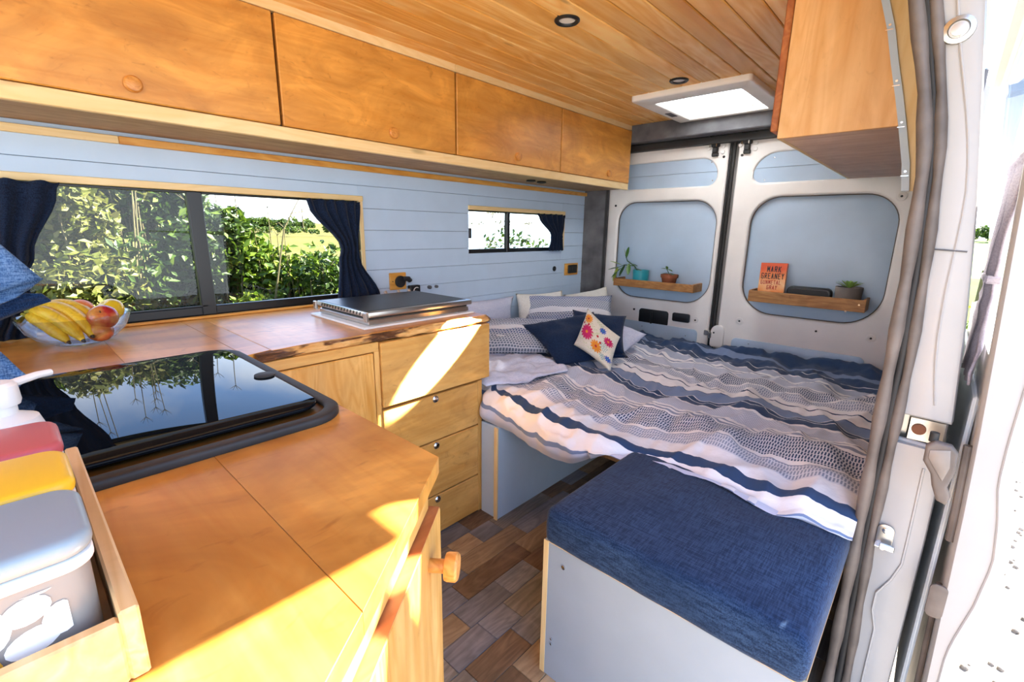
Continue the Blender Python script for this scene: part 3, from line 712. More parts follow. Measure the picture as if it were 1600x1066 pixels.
def livemat():
    t = NT('live_edge'); tc = t.n('ShaderNodeTexCoord')
    mp = t.n('ShaderNodeMapping'); mp.inputs['Scale'].default_value = (10, 5.2, 30); t.l(tc.outputs['Object'], mp.inputs[0])
    a = t.n('ShaderNodeTexNoise', Scale=1., Detail=3., Roughness=.5, Distortion=.8); t.l(mp.outputs[0], a.inputs['Vector'])
    mp2 = t.n('ShaderNodeMapping'); mp2.inputs['Scale'].default_value = (60, 14, 120); t.l(tc.outputs['Object'], mp2.inputs[0])
    c = t.n('ShaderNodeTexNoise', Scale=1., Detail=6., Roughness=.7, Distortion=1.); t.l(mp2.outputs[0], c.inputs['Vector'])
    bk = t.ramp(c.outputs['Fac'], [(.3, lin('2c1a0e')), (.5, lin('5e3a1e')), (.7, lin('a8794a'))])
    wd = t.ramp(c.outputs['Fac'], [(.3, lin('c98f45')), (.7, lin('e7bb78'))])
    col = t.mix(wd, bk, t.ramp(a.outputs['Fac'], [(.47, (0, 0, 0, 1)), (.53, (1, 1, 1, 1))]))
    t.bump(c.outputs['Fac'], .7, .005); return t.fin(col, .65)
b_.build('bark_edge', livemat(), wt, 60)

# ---- peninsula worktop and its cupboard
nx_, ny_ = .787, .617
def diag(c, y): return ((c-ny_*y)/nx_)
pw = thing('peninsula_worktop', (-1.2, .1, .875), 'oiled birch worktop nearest the viewer with a cut-off corner', 'worktop')
zt, zb_ = .905, .877
Mz = Matrix.Identity(4)
MB().prism([(-2.1, .428), (-2.1, .500), (-1.425, .500), (-1.405, .428)], zb_, zt, Mz, .0006).build('board', M_top, pw)
MB().prism([(-2.1, .1806), (-2.1, .4265), (-.545, .4265), (diag(-.165, .412), .412), (diag(-.165, .1806), .1806)], zb_, zt, Mz, .0006).build('board', M_top, pw)
MB().prism([(-2.1, -.10), (-2.1, .180), (diag(-.165, .180), .180), (-.27, .07), (-.27, -.10)], zb_, zt, Mz, .0006).build('board', M_top, pw)
MB().prism([(-2.1, -.6), (-2.1, -.1015), (-.27, -.1015), (-.27, -.6)], zb_, zt, Mz, .0006).build('board', M_top, pw)
pc_ = thing('peninsula_cupboard', (-1.2, .1, 0), 'birch cupboard under the nearest worktop with a slanted knobbed door', 'cabinet')
MB().prism([(-2.09, -.6), (-2.09, .40), (diag(-.187, .40), .40), (-.30, .055), (-.30, -.6)], 0, .876, Mz).build('carcass', M_frontv, pc_)
Md = Matrix(((ny_, 0, nx_, 0), (-nx_, 0, ny_, 0), (0, 1, 0, 0), (0, 0, 0, 1)))    # (along, z, out)
al = lambda x_, y_: x_*ny_-y_*nx_
a0 = al(-.530, .413); a1 = al(-.27, .07)
MB().prism([(a0+.012, .832), (a1, .832), (a1, .8765), (a0+.012, .8765)], -.187, -.176, Md, .001).build('apron', M_front, pc_)
dr = MB().prism([(a0, .06), (a1-.01, .06), (a1-.01, .828), (a0, .828)], -.180, -.160, Md, .002).build('door', M_frontv, pc_)
MB().prism([(a0+.001, .8282), (a1-.011, .8282), (a1-.011, .8292), (a0+.001, .8292)], -.179, -.161, Md).build('red_top_edge', M_redge, dr)
kp = Vector((-.478, .362, .775))
ka = al(kp.x, kp.y)
MB().lathe([(.010, 0), (.010, .022), (.019, .024), (.0205, .028), (.0205, .040), (.018, .043), (0, .044)], None, 28, Md @ Matrix.Translation((ka, .778, -.160))).build('knob', M_knob, dr)

# ---- hob with its dark glass lid, let into the worktop
hb = thing('hob', (-1.14, .13, .905), 'hob under a closed black glass lid, let into the near worktop', 'hob')
plate('rubber_rim', [roundrect(-1.478, -.796, -.19, .418, .075, 10), roundrect(-1.452, -.822, -.164, .392, .055, 10)], .018, .006, M_rubber, Matrix.Translation((0, 0, .911)), hb, 3)
plate('brown_reflection_band', [roundrect(-1.455, -.819, -.167, .395, .058, 10)], .006, .001, plain('brown_reflection', '6b4d22', .35, .6, .1), Matrix.Translation((0, 0, .909)), hb)  # brown colour painted in for the reflection around the lid edge
plate('glass_lid', [roundrect(-1.452, -.848, -.16, .388, .05, 10)], .008, .003, M_lidg, Matrix.Translation((0, 0, .9215)), hb, 3)
MB().cyl((-1.11, .372, .9255), (-1.11, .372, .929), .022, n=20, bev=.001).build('lid_stop', M_rubber, hb)

# ---- steel grill on its board
gr = thing('grill', (-1.66, 1.1, .905), 'low steel hob grill with a dark lid on the worktop corner', 'hob')
MB().box(-1.905, -1.482, .842, 1.372, .9055, .913, .001).build('pale_base_board', M_wplast, gr)
MB().box(-1.885, -1.505, .872, 1.362, .914, .934, .003).build('lower_tray', M_steel, gr)
MB().box(-1.88, -1.512, .88, 1.356, .934, .944).build('dark_gap', M_rubber, gr)
MB().box(-1.895, -1.488, .866, 1.366, .944, .964, .004, 2).build('lid', M_steel, gr)
MB().box(-1.885, -1.515, .872, 1.355, .9641, .9655, .0006).build('lid_top', M_dlid, gr)
vb = MB()
for k in range(15): vb.prism([(-1.855+k*.023, .948), (-1.848+k*.023, .948), (-1.842+k*.023, .960), (-1.849+k*.023, .960)], .8652, .8662, MXZ(0))
vb.build('vent_slots', M_rubber, gr)
for x_ in (-1.9, -1.505): MB().box(x_-.012, x_+.012, .858, .868, .928, .962, .002).cyl((x_, .856, .935), (x_, .866, .935), .005, n=10).build('hinge_plate', M_steel, gr)
MB().box(-1.53, -1.50, 1.30, 1.345, .9135, .918, .001).build('clip', M_chrome, gr)
for y_ in (1.20, 1.27, 1.33): MB().cyl((-1.895, y_, .958), (-1.905, y_, .972), .008, n=10).build('hinge_barrel', M_steel, gr)

# ---- sockets on the blue wall
def socket(y0, y1, z0, z1, label):
    s_ = thing('wall_socket', (XW, (y0+y1)/2, z0), label, 'socket')
    MB().box(XW, XW+.012, y0, y1, z0, z1, .002).build('wood_plate', M_batt, s_); return s_
s1 = socket(1.348, 1.446, .948, 1.036, 'wooden wall plate with a black round socket near the grill')
MB().cyl((XW+.012, 1.405, .990), (XW+.024, 1.405, .990), .031, n=24, bev=.003).build('round_socket', M_black, s1)
MB().tube([(XW+.022, 1.42, 1.004), (XW+.03, 1.45, 1.003), (XW+.026, 1.46, .992)], .013, 10).build('socket_flap', M_black, s1)
MB().cyl((XW+.011, 1.363, .992), (XW+.014, 1.363, .992), .003, n=8).build('screw', M_rubber, s1)
s2 = socket(2.868, 3.030, .936, 1.024, 'wooden wall plate with a black switch panel near the rear corner')
MB().box(XW+.012, XW+.02, 2.895, 3.012, .950, 1.012, .006).build('switch_panel', M_black, s2)
for q in (2.925, 2.955, 2.985): MB().box(XW+.02, XW+.024, q-.01, q+.01, .965, 1.0, .002).build('rocker', M_rubber, s2)
s3 = thing('dial_switch', (XW, 1.50, .905), 'small square black dial switch behind the grill', 'switch')
MB().box(XW, XW+.03, 1.46, 1.525, .905, .965, .004).build('box', M_black, s3)
MB().tube([(XW+.032, 1.498+.02*math.cos(R(a)), .934+.02*math.sin(R(a))) for a in range(60, 260, 15)], .0022, 6).build('dial_mark', M_wplast, s3)
s4 = thing('wall_light', (XW, 2.743, .992), 'tiny round black fitting on the blue wall below the small window', 'socket')
MB().lathe([(.018, 0), (.018, .006), (.012, .008), (0, .006)], None, 20, Matrix.Translation((XW, 2.743, .992)) @ Matrix.Rotation(R(90), 4, 'Y')).build('fitting', M_black, s4)
s5 = thing('wall_toggle', (XW, 1.6, .93), 'little grey toggle on the blue wall behind the grill', 'switch')
MB().cyl((XW, 1.60, .945), (XW+.02, 1.60, .945), .010, n=12, bev=.002).build('toggle', M_carpet, s5)
MB().cyl((XW, 1.65, .945), (XW+.016, 1.65, .945), .008, n=12).build('toggle', M_carpet, s5)

# ---- ceiling lights and roof vent
for (x_, y_, lab) in ((-1.106, 1.468, 'nearer round black-rimmed light in the pine ceiling'), (-1.085, 2.345, 'round black-rimmed light in the pine ceiling beside the roof vent')):
    o = thing('ceiling_light', (x_, y_, ZC), lab, 'light', 'downlights in the pine ceiling')
    MB().lathe([(.044, .004), (.0445, -.004), (.040, -.008), (.030, -.006), (.028, .0)], (x_, y_, ZC), 36).build('rim', M_black, o)
    MB().lathe([(.0285, -.001), (0, -.002)], (x_, y_, ZC), 30).build('lens', M_wplast, o)
sk = thing('roof_vent', (-1.09, 2.78, ZC), 'cream framed square roof vent above the foot of the bed', 'roof vent')
plate('frame', [roundrect(-1.40, -.788, 2.452, 3.098, .02), roundrect(-1.315, -.87, 2.572, 3.05, .012)], .034, .008, M_skyframe, Matrix.Translation((0, 0, ZC-.012)), sk, 3)
b_ = MB()
for (a, b, c, d_) in ((-1.325, -1.315, 2.56, 3.06), (-.87, -.86, 2.56, 3.06), (-1.325, -.86, 2.56, 2.572), (-1.325, -.86, 3.05, 3.06)): b_.box(a, b, c, d_, ZC, ZC+.06)
b_.build('shaft', M_skyframe, sk)
MB().box(-1.335, -.85, 2.55, 3.07, ZC+.062, ZC+.07, .003).build('dome', M_dome, sk)
MB().box(-1.29, -1.285, 2.6, 3.03, ZC-.002, ZC+.004).box(-1.31, -.88, 3.02, 3.035, ZC-.004, ZC+.006, .002).build('blind_rail', M_skyframe, sk)
MB().box(-1.365, -1.33, 2.80, 2.90, ZC-.0315, ZC-.0285, .001).build('vent_grille', M_carpet, sk)

# ================================================================== CURTAINS OF THE LONG WINDOW AND THE SMALL ONE
curtain('window_curtain', -2.062, [(1.378, .930, 1.190), (1.36, .935, 1.188), (1.165, 1.075, 1.168), (1.12, 1.065, 1.172), (.925, 1.045, 1.272)], .016, 5, M_curt,
        'navy curtain tied in at the right-hand end of the long window', 'curtain', seed=1)
curtain('window_curtain', -2.05, [(1.382, -.2, .165), (1.36, -.2, .155), (1.16, -.12, .075), (1.09, -.1, .045), (.99, -.12, .06), (.912, -.16, .04)], .014, 6, M_curt,
        'dark navy curtain at the left end of the long window behind the fruit bowl', 'curtain', seed=2)
curtain('window_curtain', -2.075, [(1.372, 2.50, 2.822), (1.35, 2.52, 2.82), (1.23, 2.66, 2.80), (1.20, 2.655, 2.80), (1.124, 2.635, 2.812)], .011, 5, M_curt,
        'small navy curtain gathered at the right of the small rear window', 'curtain', seed=5)
# light denim curtain of the cab partition with its folded hem corners, at the left edge
dc = thing('partition_curtain', (-1.5, -.02, .92), 'light blue denim cloth hanging at the far left edge beside the fruit bowl', 'curtain')
def sheet(pts, nu, nv, wav, th, name, mat, par, seed=0):
    """cloth patch between four corners (a b c d round the edge) with soft folds"""
    a, b, c, d = [Vector(p) for p in pts]; n = (b-a).cross(d-a).normalized()
    def fn(u, v):
        p = (a*(1-u)+b*u)*(1-v)+(d*(1-u)+c*u)*v
        return p+n*(wav*math.sin(u*9+3*v+seed)+wav*noise.noise(Vector((u*4, v*4, seed)))*1.4)
    o = link(name, MB().grid(nu, nv, fn).mesh(name, mat, 180), par)
    s_ = o.modifiers.new('thickness', 'SOLIDIFY'); s_.thickness = th; s_.offset = 0
    return o
sheet([(-1.60, -.22, 1.29), (-1.60, .008, 1.21), (-1.58, .062, 1.130), (-1.60, -.25, 1.03)], 14, 10, .008, .006, 'upper_fold', M_denl, dc, 1)
sheet([(-1.62, -.24, 1.11), (-1.62, .066, 1.128), (-1.60, .012, 1.085), (-1.62, -.25, .98)], 14, 10, .006, .006, 'hem_fold', M_denl, dc, 2)
sheet([(-1.68, -.26, 1.13), (-1.68, .060, 1.085), (-1.70, .075, 1.06), (-1.72, -.28, .93)], 14, 8, .008, .006, 'lower_fold', M_denim, dc, 3)
sheet([(-1.34, -.22, 1.07), (-1.34, -.028, 1.012), (-1.335, .001, .955), (-1.335, -.02, .930)], 12, 8, .005, .006, 'near_fold', M_denl, dc, 4)

# ================================================================== BED
bd = thing('bed', (-1.1, 2.2, 0), 'pale blue painted bed base with a pine edge post, under the striped duvet', 'bed')
MB().box(-1.385, -1.29, 1.325, 1.337, .0, .44, .001).build('front_panel', M_blue, bd)
MB().box(-1.292, -1.280, 1.318, 2.35, .0, .44, .001).build('side_panel', M_blue, bd)
MB().box(-1.296, -1.276, 1.314, 1.322, .0, .44, .001).build('edge_post', M_pinez, bd)
MB().box(-1.384, -.07, 1.41, 3.19, .44, .455, .002).box(-2.07, -1.384, 1.39, 3.19, .44, .455, .002).build('slat_board', M_ply, bd)
MB().box(-1.375, -.075, 1.41, 3.09, .457, .505, .02, 3).build('mattress', M_cream, bd)
MB().box(-2.075, -1.375, 1.40, 3.09, .457, .505, .02, 3).build('mattress', M_cream, bd)

# duvet: cloth coordinate v (metres from the front hem) drives the woven stripes
def duvet_mat():
    t = NT('striped_duvet'); uv = t.n('ShaderNodeUVMap'); sx = t.n('ShaderNodeSeparateXYZ'); t.l(uv.outputs[0], sx.inputs[0])
    tc = t.n('ShaderNodeTexCoord')
    v = sx.outputs['Y']; u = sx.outputs['X']
    w_, pb, sb, nv, gy, lb = lin('e6e3e4'), lin('c6cbdd'), lin('7486a6'), lin('2c4263'), lin('8b93a6'), lin('abb1c2')
    dd, gd, lf = (.5, .5, .5, 1), (.3, .3, .3, 1), (.2, .2, .2, 1)
    bands = [(0, pb), (.045, sb), (.06, w_), (.115, nv), (.150, w_), (.225, gy), (.30, w_), (.325, nv), (.47, w_), (.487, gy), (.50, w_), (.514, gy), (.527, w_), (.545, lb), (.66, w_), (.672, nv), (.722, w_), (.730, nv), (.752, w_), (.76, sb), (.85, nv), (.858, w_), (.925, nv), (.937, w_), (.98, gy), (1.06, w_), (1.08, nv), (1.19, w_), (1.20, gy), (1.212, w_), (1.225, lb)]
    bands2 = [(0, lb), (.03, w_), (.045, gy), (.06, w_), (.09, lb), (.17, w_), (.18, nv), (.27, w_), (.28, nv), (.38, sb), (.44, nv)]
    full = 1.30; tot = 2.4
    c1 = t.ramp(t.math('DIVIDE', v, full), [(p/full, c) for p, c in bands], 'CONSTANT')
    c2 = t.ramp(t.math('SUBTRACT', v, full), bands2, 'CONSTANT')
    col = t.mix(c1, c2, t.math('GREATER_THAN', v, full))
    # woven dashes inside the dark bands
    br = t.n('ShaderNodeTexBrick', Scale=1.0); br.inputs['Color1'].default_value = (0, 0, 0, 1); br.inputs['Color2'].default_value = (0, 0, 0, 1); br.inputs['Mortar'].default_value = (1, 1, 1, 1)
    br.inputs['Mortar Size'].default_value = .0022; br.inputs['Mortar Smooth'].default_value = .2; br.inputs['Brick Width'].default_value = .0085; br.inputs['Row Height'].default_value = .021; br.offset = .25
    t.l(uv.outputs[0], br.inputs['Vector'])
    def band(a, b): return t.math('MULTIPLY', t.math('GREATER_THAN', v, a), t.math('LESS_THAN', v, b))
    mk = t.math('ADD', band(.225, .30), band(.325, .47)); mk = t.math('ADD', mk, band(.98, 1.06)); mk = t.math('ADD', mk, band(1.08, 1.19))
    col = t.mix(col, lin('d9dae2'), t.math('MULTIPLY', t.math('MULTIPLY', br.outputs['Fac'], mk), .85))
    ck = t.n('ShaderNodeTexChecker', Scale=160.); ck.inputs['Color1'].default_value = (0, 0, 0, 1); ck.inputs['Color2'].default_value = (1, 1, 1, 1); t.l(uv.outputs[0], ck.inputs['Vector'])
    mk2 = t.math('ADD', band(.545, .66), band(1.225, 1.33))
    col = t.mix(col, lin('dcdde6'), t.math('MULTIPLY', t.math('MULTIPLY', ck.outputs['Fac'], mk2), .6))
    nz = t.n('ShaderNodeTexNoise', Scale=30., Detail=3.); t.l(tc.outputs['Object'], nz.inputs['Vector'])
    t.bump(nz.outputs['Fac'], .35, .008)
    t.b.inputs['Sheen Weight'].default_value = .15
    return t.fin(col, .9, 0, .15)
M_duv = duvet_mat()
def sm(a, b, x):
    q = max(0, min(1, (x-a)/(b-a))); return q*q*(3-2*q)
XL, XR = -2.06, -.052
def front_y(x):      # where the top of the duvet breaks over the front edge
    return 1.345 + .055*sm(-1.36, -1.44, x) + .02*math.sin(x*9)*sm(-1.3, -1.1, x) - .035*sm(-1.30, -1.05, x)*sm(-.55, -.75, x)
def hem_z(x):
    return .447 - .014*math.sin((x+1.4)*5) + (.092)*sm(-.90, -.68, x) + .010*sm(-.5, -.05, x) + .004*math.sin(x*14)
def top_z(x, y):
    z = .566 - .035*sm(1.9, 3.1, y) + .022*sm(1.75, 1.42, y)*sm(-1.0, -1.25, x) + .03*sm(-.5, -.1, x)*sm(2.2, 1.4, y)
    # folds running front to back, riding on longer swells
    wp = x*7.5+1.5*noise.noise(Vector((x*2, y*2.2, 1)))+y*1.2
    z += .011*math.sin(wp*3.1)*(.3+1.0*abs(noise.noise(Vector((x*3, y*1.6, 9)))))
    z += .018*noise.noise(Vector((x*9+y*1.5, y*3.2, 5)))
    z += .020*noise.noise(Vector((x*3.2, y*4.0, 2)))
    z += .011*noise.noise(Vector((x*20+y*4, y*7, 8)))
    z += .004*noise.noise(Vector((x*45, y*22, 3)))
    for sd_ in (4, 11):
        rid = 1-abs(noise.noise(Vector((x*6+y*2*(sd_-7)/3, y*2.6-x*1.2, sd_))))*2.4
        z += .013*max(0, rid)**2
    z += .045*math.exp(-((x+.16)/.07)**2)*sm(1.5, 1.7, y)*sm(2.6, 2.2, y)*.6
    z += .035*math.exp(-((y-3.0+.12*math.sin(x*4))/.055)**2)*sm(-1.5, -1.2, x)
    return z
VT = [1-(1-i/150) for i in range(151)]
HM = .10
def duv(u, v):
    x = XL+(XR-XL)*u
    s_ = v*(1.90+HM)             # arc length from the hem
    fy = front_y(x); hz = hem_z(x); tz = top_z(x, fy+.05)
    if s_ < HM:
        q = s_/HM
        z = hz+(tz-.03-hz)*q
        bulge = .035*math.sin(q*math.pi)*(.7+.5*noise.noise(Vector((x*6, 3, q*2))))
        y = fy-.025-bulge+.012*(1-q)*(1 if x < -.78 else -1)+.010*noise.noise(Vector((x*16, q*2, 6)))
        return Vector((x, max(y, 1.388-.02*q) if x < -1.392 else y, z))
    d_ = s_-HM; y = fy-.025+d_*(3.185-fy+.025)/1.90
    rnd = max(0, 1-d_/.05); z = top_z(x, y)-.03*rnd*rnd
    if x < -1.385: y = max(y, 1.392)
    if y > 3.14: z -= (y-3.14)*.5
    return Vector((x, y, z))
def duv_uv(u, v):
    x = XL+(XR-XL)*u
    s_ = v*(1.90+HM)
    return (x+3, s_+.010*noise.noise(Vector((x*5, s_*3, 0)))-.06*sm(-1.1, -1.7, x)+.02*noise.noise(Vector((x*1.7, s_*1.5, 3)))+.05*(x+.7)*0)
b_ = MB().grid(230, 200, duv, duv_uv)
dv = b_.build('duvet', M_duv, None, 180)
tag(dv, 'rumpled blue and white striped duvet spread over the bed', 'duvet')
# turned-back plain underside of the duvet near the pillows
def flap(u, v):
    P = [Vector(q) for q in ((-2.0, 1.44, 0), (-1.385, 1.352, 0), (-1.27, 1.80, 0), (-1.80, 2.0, 0))]
    p = (P[0]*(1-u)+P[1]*u)*(1-v)+(P[3]*(1-u)+P[2]*u)*v
    p.x += .03*noise.noise(Vector((v*4, u, 7)))-.05*math.sin(v*math.pi)*u*0; p.y += .03*noise.noise(Vector((u*4, v, 9)))+.03*math.sin(u*math.pi)*(v > .5)
    e_ = min(u, 1-u, v, 1-v)
    p.z = top_z(p.x, p.y)+.010+.010*min(1, e_*7)**.5+.014*noise.noise(Vector((u*8, v*4, 3)))+.008*noise.noise(Vector((u*20, v*9, 1)))
    return p
tb = link('turned_back_edge', MB().grid(60, 44, flap).mesh('turned_back_edge', M_lilac, 180), dv)
sl_ = tb.modifiers.new('thickness', 'SOLIDIFY'); sl_.thickness = .008; sl_.offset = -1
tb['label'] = 'plain lilac underside of the duvet, turned back'

# pillows and cushions: two bulged sides between four corners
def cushion(name, P, t_, mat, label, cat='pillow', group=None, n=22, pinch=.10, crump=.006, seed=0):
    a, b, c, d = [Vector(p) for p in P]; nn = (b-a).cross(d-a).normalized()
    def side(sg):
        def fn(u, v):
            U, V = 2*u-1, 2*v-1
            pu = 1-pinch*(1-V*V)*0 ; ku = U*(1-pinch*(1-U*U)*0)
            # edges bow inward between the corners
            uu_ = .5+.5*U*(1-pinch*(1-V*V)*abs(U)); vv_ = .5+.5*V*(1-pinch*(1-U*U)*abs(V))
            p = (a*(1-uu_)+b*uu_)*(1-vv_)+(d*(1-uu_)+c*uu_)*vv_
            h = max(0, (1-U*U)*(1-V*V))**.55
            edge = min(1, 6*(1-max(abs(U), abs(V))))
            return p+nn*sg*(t_*h)+nn*edge*crump*(noise.noise(Vector((u*5, v*5, seed)))*1.5+noise.noise(Vector((u*13, v*9, seed+1)))*.7)
        return fn
    b_ = MB(); uvf = lambda u, v: (u, v)
    b_.grid(n, n, side(1), uvf); b_.grid(n, n, side(-1), uvf)
    o = link(name, b_.mesh(name, mat, 180, weld=True), None, label, cat, group)
    return o
def pillow_mat(name, stripes, dash=True):
    t = NT(name); uv = t.n('ShaderNodeUVMap'); sx = t.n('ShaderNodeSeparateXYZ'); t.l(uv.outputs[0], sx.inputs[0])
    col = t.ramp(sx.outputs['Y'], stripes, 'CONSTANT')
    mp = t.n('ShaderNodeMapping'); mp.inputs['Scale'].default_value = (36, 26, 1); t.l(uv.outputs[0], mp.inputs[0])
    br = t.n('ShaderNodeTexBrick', Scale=1.0); br.inputs['Color1'].default_value = (0, 0, 0, 1); br.inputs['Color2'].default_value = (0, 0, 0, 1); br.inputs['Mortar'].default_value = (1, 1, 1, 1)
    br.inputs['Mortar Size'].default_value = .15; br.inputs['Brick Width'].default_value = 1.; br.inputs['Row Height'].default_value = 1.
    t.l(mp.outputs[0], br.inputs['Vector'])
    col = t.mix(col, lin('dcdde4'), t.math('MULTIPLY', br.outputs['Fac'], .75))
    tc = t.n('ShaderNodeTexCoord'); nz = t.n('ShaderNodeTexNoise', Scale=26., Detail=3.); t.l(tc.outputs['Object'], nz.inputs['Vector']); t.bump(nz.outputs['Fac'], .35, .008)
    return t.fin(col, .9, 0, .15)
g1, g2, ww, bb = lin('6d7686'), lin('949aa8'), lin('dcd9d8'), lin('4a5c80')
M_pl1 = pillow_mat('patterned_pillow', [(0, g1), (.30, bb), (.42, ww), (.52, g2), (.60, g1), (.9, g2)])
M_pl2 = pillow_mat('patterned_pillow_striped', [(0, bb), (.34, g1), (.42, ww), (.55, g1), (.8, bb)])
cushion('pillow', [(-2.05, 1.66, .66), (-2.04, 2.24, .66), (-2.08, 2.29, .835), (-2.085, 1.72, .845)], .05, M_lilac, 'pale lilac pillow leaning on the blue wall beside the worktop', seed=1)
cushion('pillow', [(-1.97, 2.20, .60), (-1.72, 2.50, .60), (-1.93, 2.62, .86), (-2.075, 2.30, .85)], .055, M_cream, 'cream pillow leaning in the wall corner behind the patterned pillows', seed=2)
cushion('pillow', [(-1.90, 2.62, .58), (-1.64, 2.92, .56), (-1.84, 3.06, .865), (-2.05, 2.80, .80)], .06, M_cream, 'cream pillow at the very back, one corner showing by the carpet pillar', seed=6)
cushion('pillow', [(-1.94, 2.19, .63), (-1.47, 2.64, .60), (-1.67, 2.86, .83), (-2.03, 2.34, .84)], .075, M_pl2, 'grey-blue patterned pillow with a white stripe leaning in the far corner', seed=3, crump=.012)
cushion('pillow', [(-1.93, 1.52, .605), (-1.52, 2.0, .60), (-1.66, 2.24, .74), (-2.05, 1.82, .735)], .075, M_pl1, 'grey-blue patterned pillow lying behind the worktop end', seed=4, crump=.012)
tg = cushion('pillow', [(-1.42, 2.38, .59), (-1.265, 2.33, .59), (-1.225, 2.52, .675), (-1.46, 2.60, .70)], .045, M_lilac, 'small pale lilac pillow behind the flowered cushion by the rear door', seed=5)
cl = cushion('cushion', [(-1.365, 1.85, .585), (-1.17, 2.22, .60), (-1.48, 2.33, .80), (-1.715, 1.95, .738)], .05, M_navy, 'plain navy cushion in front of the pillows', 'cushion', 'navy cushions', seed=7)
cushion('cushion', [(-1.47, 2.12, .60), (-1.165, 2.16, .63), (-1.30, 2.40, .79), (-1.61, 2.30, .80)], .045, M_navy, 'navy cushion behind, mostly hidden by the flowered cushion', 'cushion', 'navy cushions', seed=8)
ctag = thing('care_label', (-1.73, 1.73, .70), 'small white care label sewn on the patterned pillow by the worktop', 'label')
MB().box(-1.70, -1.665, 1.735, 1.765, .712, .714).build('label', M_wplast, ctag)
# flowered cushion: embroidered petals as thin raised patches
FC = [Vector(p) for p in ((-1.375, 1.99, .675), (-1.115, 1.94, .592), (-1.165, 2.10, .735), (-1.385, 2.12, .855))]
fc = thing('flowered_cushion', (-1.25, 2.0, .6), 'cream cushion embroidered with bright flowers in front of the navy cushions', 'cushion')
o = cushion('cover', FC, .05, M_linen, None, None, None, 24, .08, .002, 9); o.parent = fc; o.matrix_parent_inverse = Matrix.Translation(-fc.location)
del_keys = [k for k in ('label', 'category') if k in o]
for k in del_keys: del o[k]
fn_n = (FC[1]-FC[0]).cross(FC[3]-FC[0]).normalized()
sgn = 1 if fn_n.dot(Vector((0, 0, 1.26))-FC[0]) > 0 else -1
def fcp(u, v, lift=.0015):
    U, V = 2*u-1, 2*v-1; pinch = .08
    u2 = .5+.5*U*(1-pinch*(1-V*V)*abs(U)); v2 = .5+.5*V*(1-pinch*(1-U*U)*abs(V))
    p = (FC[0]*(1-u2)+FC[1]*u2)*(1-v2)+(FC[3]*(1-u2)+FC[2]*u2)*v2
    return p+fn_n*sgn*(.05*max(0, (1-U*U)*(1-V*V))**.55+lift+.002)
def dab(b, u, v, ru, rv, a):
    k = 8; c_ = math.cos(a); s_ = math.sin(a)
    vs = [b.bm.verts.new(fcp(u+ru*math.cos(2*math.pi*i/k)*c_-rv*math.sin(2*math.pi*i/k)*s_, v+ru*math.cos(2*math.pi*i/k)*s_+rv*math.sin(2*math.pi*i/k)*c_)) for i in range(k)]
    b.bm.faces.new(vs)
def flower(u, v, r_, n, mat, mid):
    b = MB()
    for i in range(n):
        a = 2*math.pi*i/n; dab(b, u+r_*.6*math.cos(a), v+r_*.6*math.sin(a), r_*.5, r_*.19, a)
    o = b.build('embroidered_flower', mat, fc)
    b2 = MB(); dab(b2, u, v, r_*.22, r_*.22, 0)
    for q in b2.bm.verts: q.co += fn_n*sgn*.001
    b2.build('flower_centre', mid, o)
M_pk, M_or, M_bl, M_rd, M_gn, M_tl = [plain('thread_'+n, c, .8, 0, .08) for n, c in (('pink', 'c81f62'), ('orange', 'e8912a'), ('blue', '2f5bb8'), ('red', 'b81f2c'), ('green', 'b9c98a'), ('teal', '5fa5a8'))]
flower(.30, .47, .18, 14, M_pk, M_or); flower(.20, .80, .125, 12, M_or, M_rd); flower(.62, .30, .14, 12, M_or, M_rd)
flower(.66, .78, .085, 9, M_bl, M_tl); flower(.86, .62, .11, 12, M_pk, M_or); flower(.93, .22, .07, 9, M_bl, M_tl)
for u_, v_ in ((.12, .64), (.28, .67), (.60, .55), (.70, .45)):
    b = MB(); dab(b, u_, v_, .030, .030, 0); b.build('embroidered_berry', M_rd, fc)
b = MB()
for (ua, va, ub, vb) in ((.1, .28, .5, .14), (.35, .72, .6, .62), (.44, .5, .58, .58), (.42, .92, .6, .88)):
    for i in range(7):
        q = i/6; dab(b, ua+(ub-ua)*q, va+(vb-va)*q+.02*(-1)**i, .022, .009, .8*(-1)**i)
tag(b.build('embroidered_leaves', M_gn, fc), kind='stuff')
b = MB()
for i in range(24): dab(b, .80+.10*math.cos(i*2.4)*(i/24)**.5, .42+.11*math.sin(i*2.4)*(i/24)**.5, .011, .011, 0)
for i in range(18): dab(b, .80+.07*math.cos(i*2.4)*(i/18)**.5, .18+.08*math.sin(i*2.4)*(i/18)**.5, .011, .011, 0)
tag(b.build('embroidered_dots', M_tl, fc), kind='stuff')

# ================================================================== BENCH
be = thing('bench', (-.36, 1.1, 0), 'white boarded bench box with pale wood edges under the denim seat', 'bench')
MB().box(-.664, -.056, .889, .905, .0, .437, .0008).build('front_panel', M_panelw, be)
MB().box(-.667, -.056, .8895, .905, .4372, .4405).build('top_edge', M_pine, be)
MB().box(-.680, -.6645, .889, 1.36, .0, .440, .001).build('side_panel', M_panelw, be)
MB().box(-.681, -.6642, .8875, .8895, .0, .440, .0006).build('wood_edge', M_pinez, be)
MB().box(-.66, -.06, .906, 1.36, .42, .436).build('lid_board', M_ply, be)
for (x_, z_, r_) in ((-.612, .387, .006), (-.642, .135, .0035), (-.642, .118, .0035)):
    MB().cyl((x_, .885, z_), (x_, .890, z_), r_, n=14, bev=.0008).build('screw', M_chrome, be)
b_ = MB(); b_.box(-.672, -.064, .876, 1.37, .441, .546, .02, 4)
bmesh.ops.subdivide_edges(b_.bm, edges=[e for e in b_.bm.edges if e.calc_length() > .05], cuts=14, use_grid_fill=True)
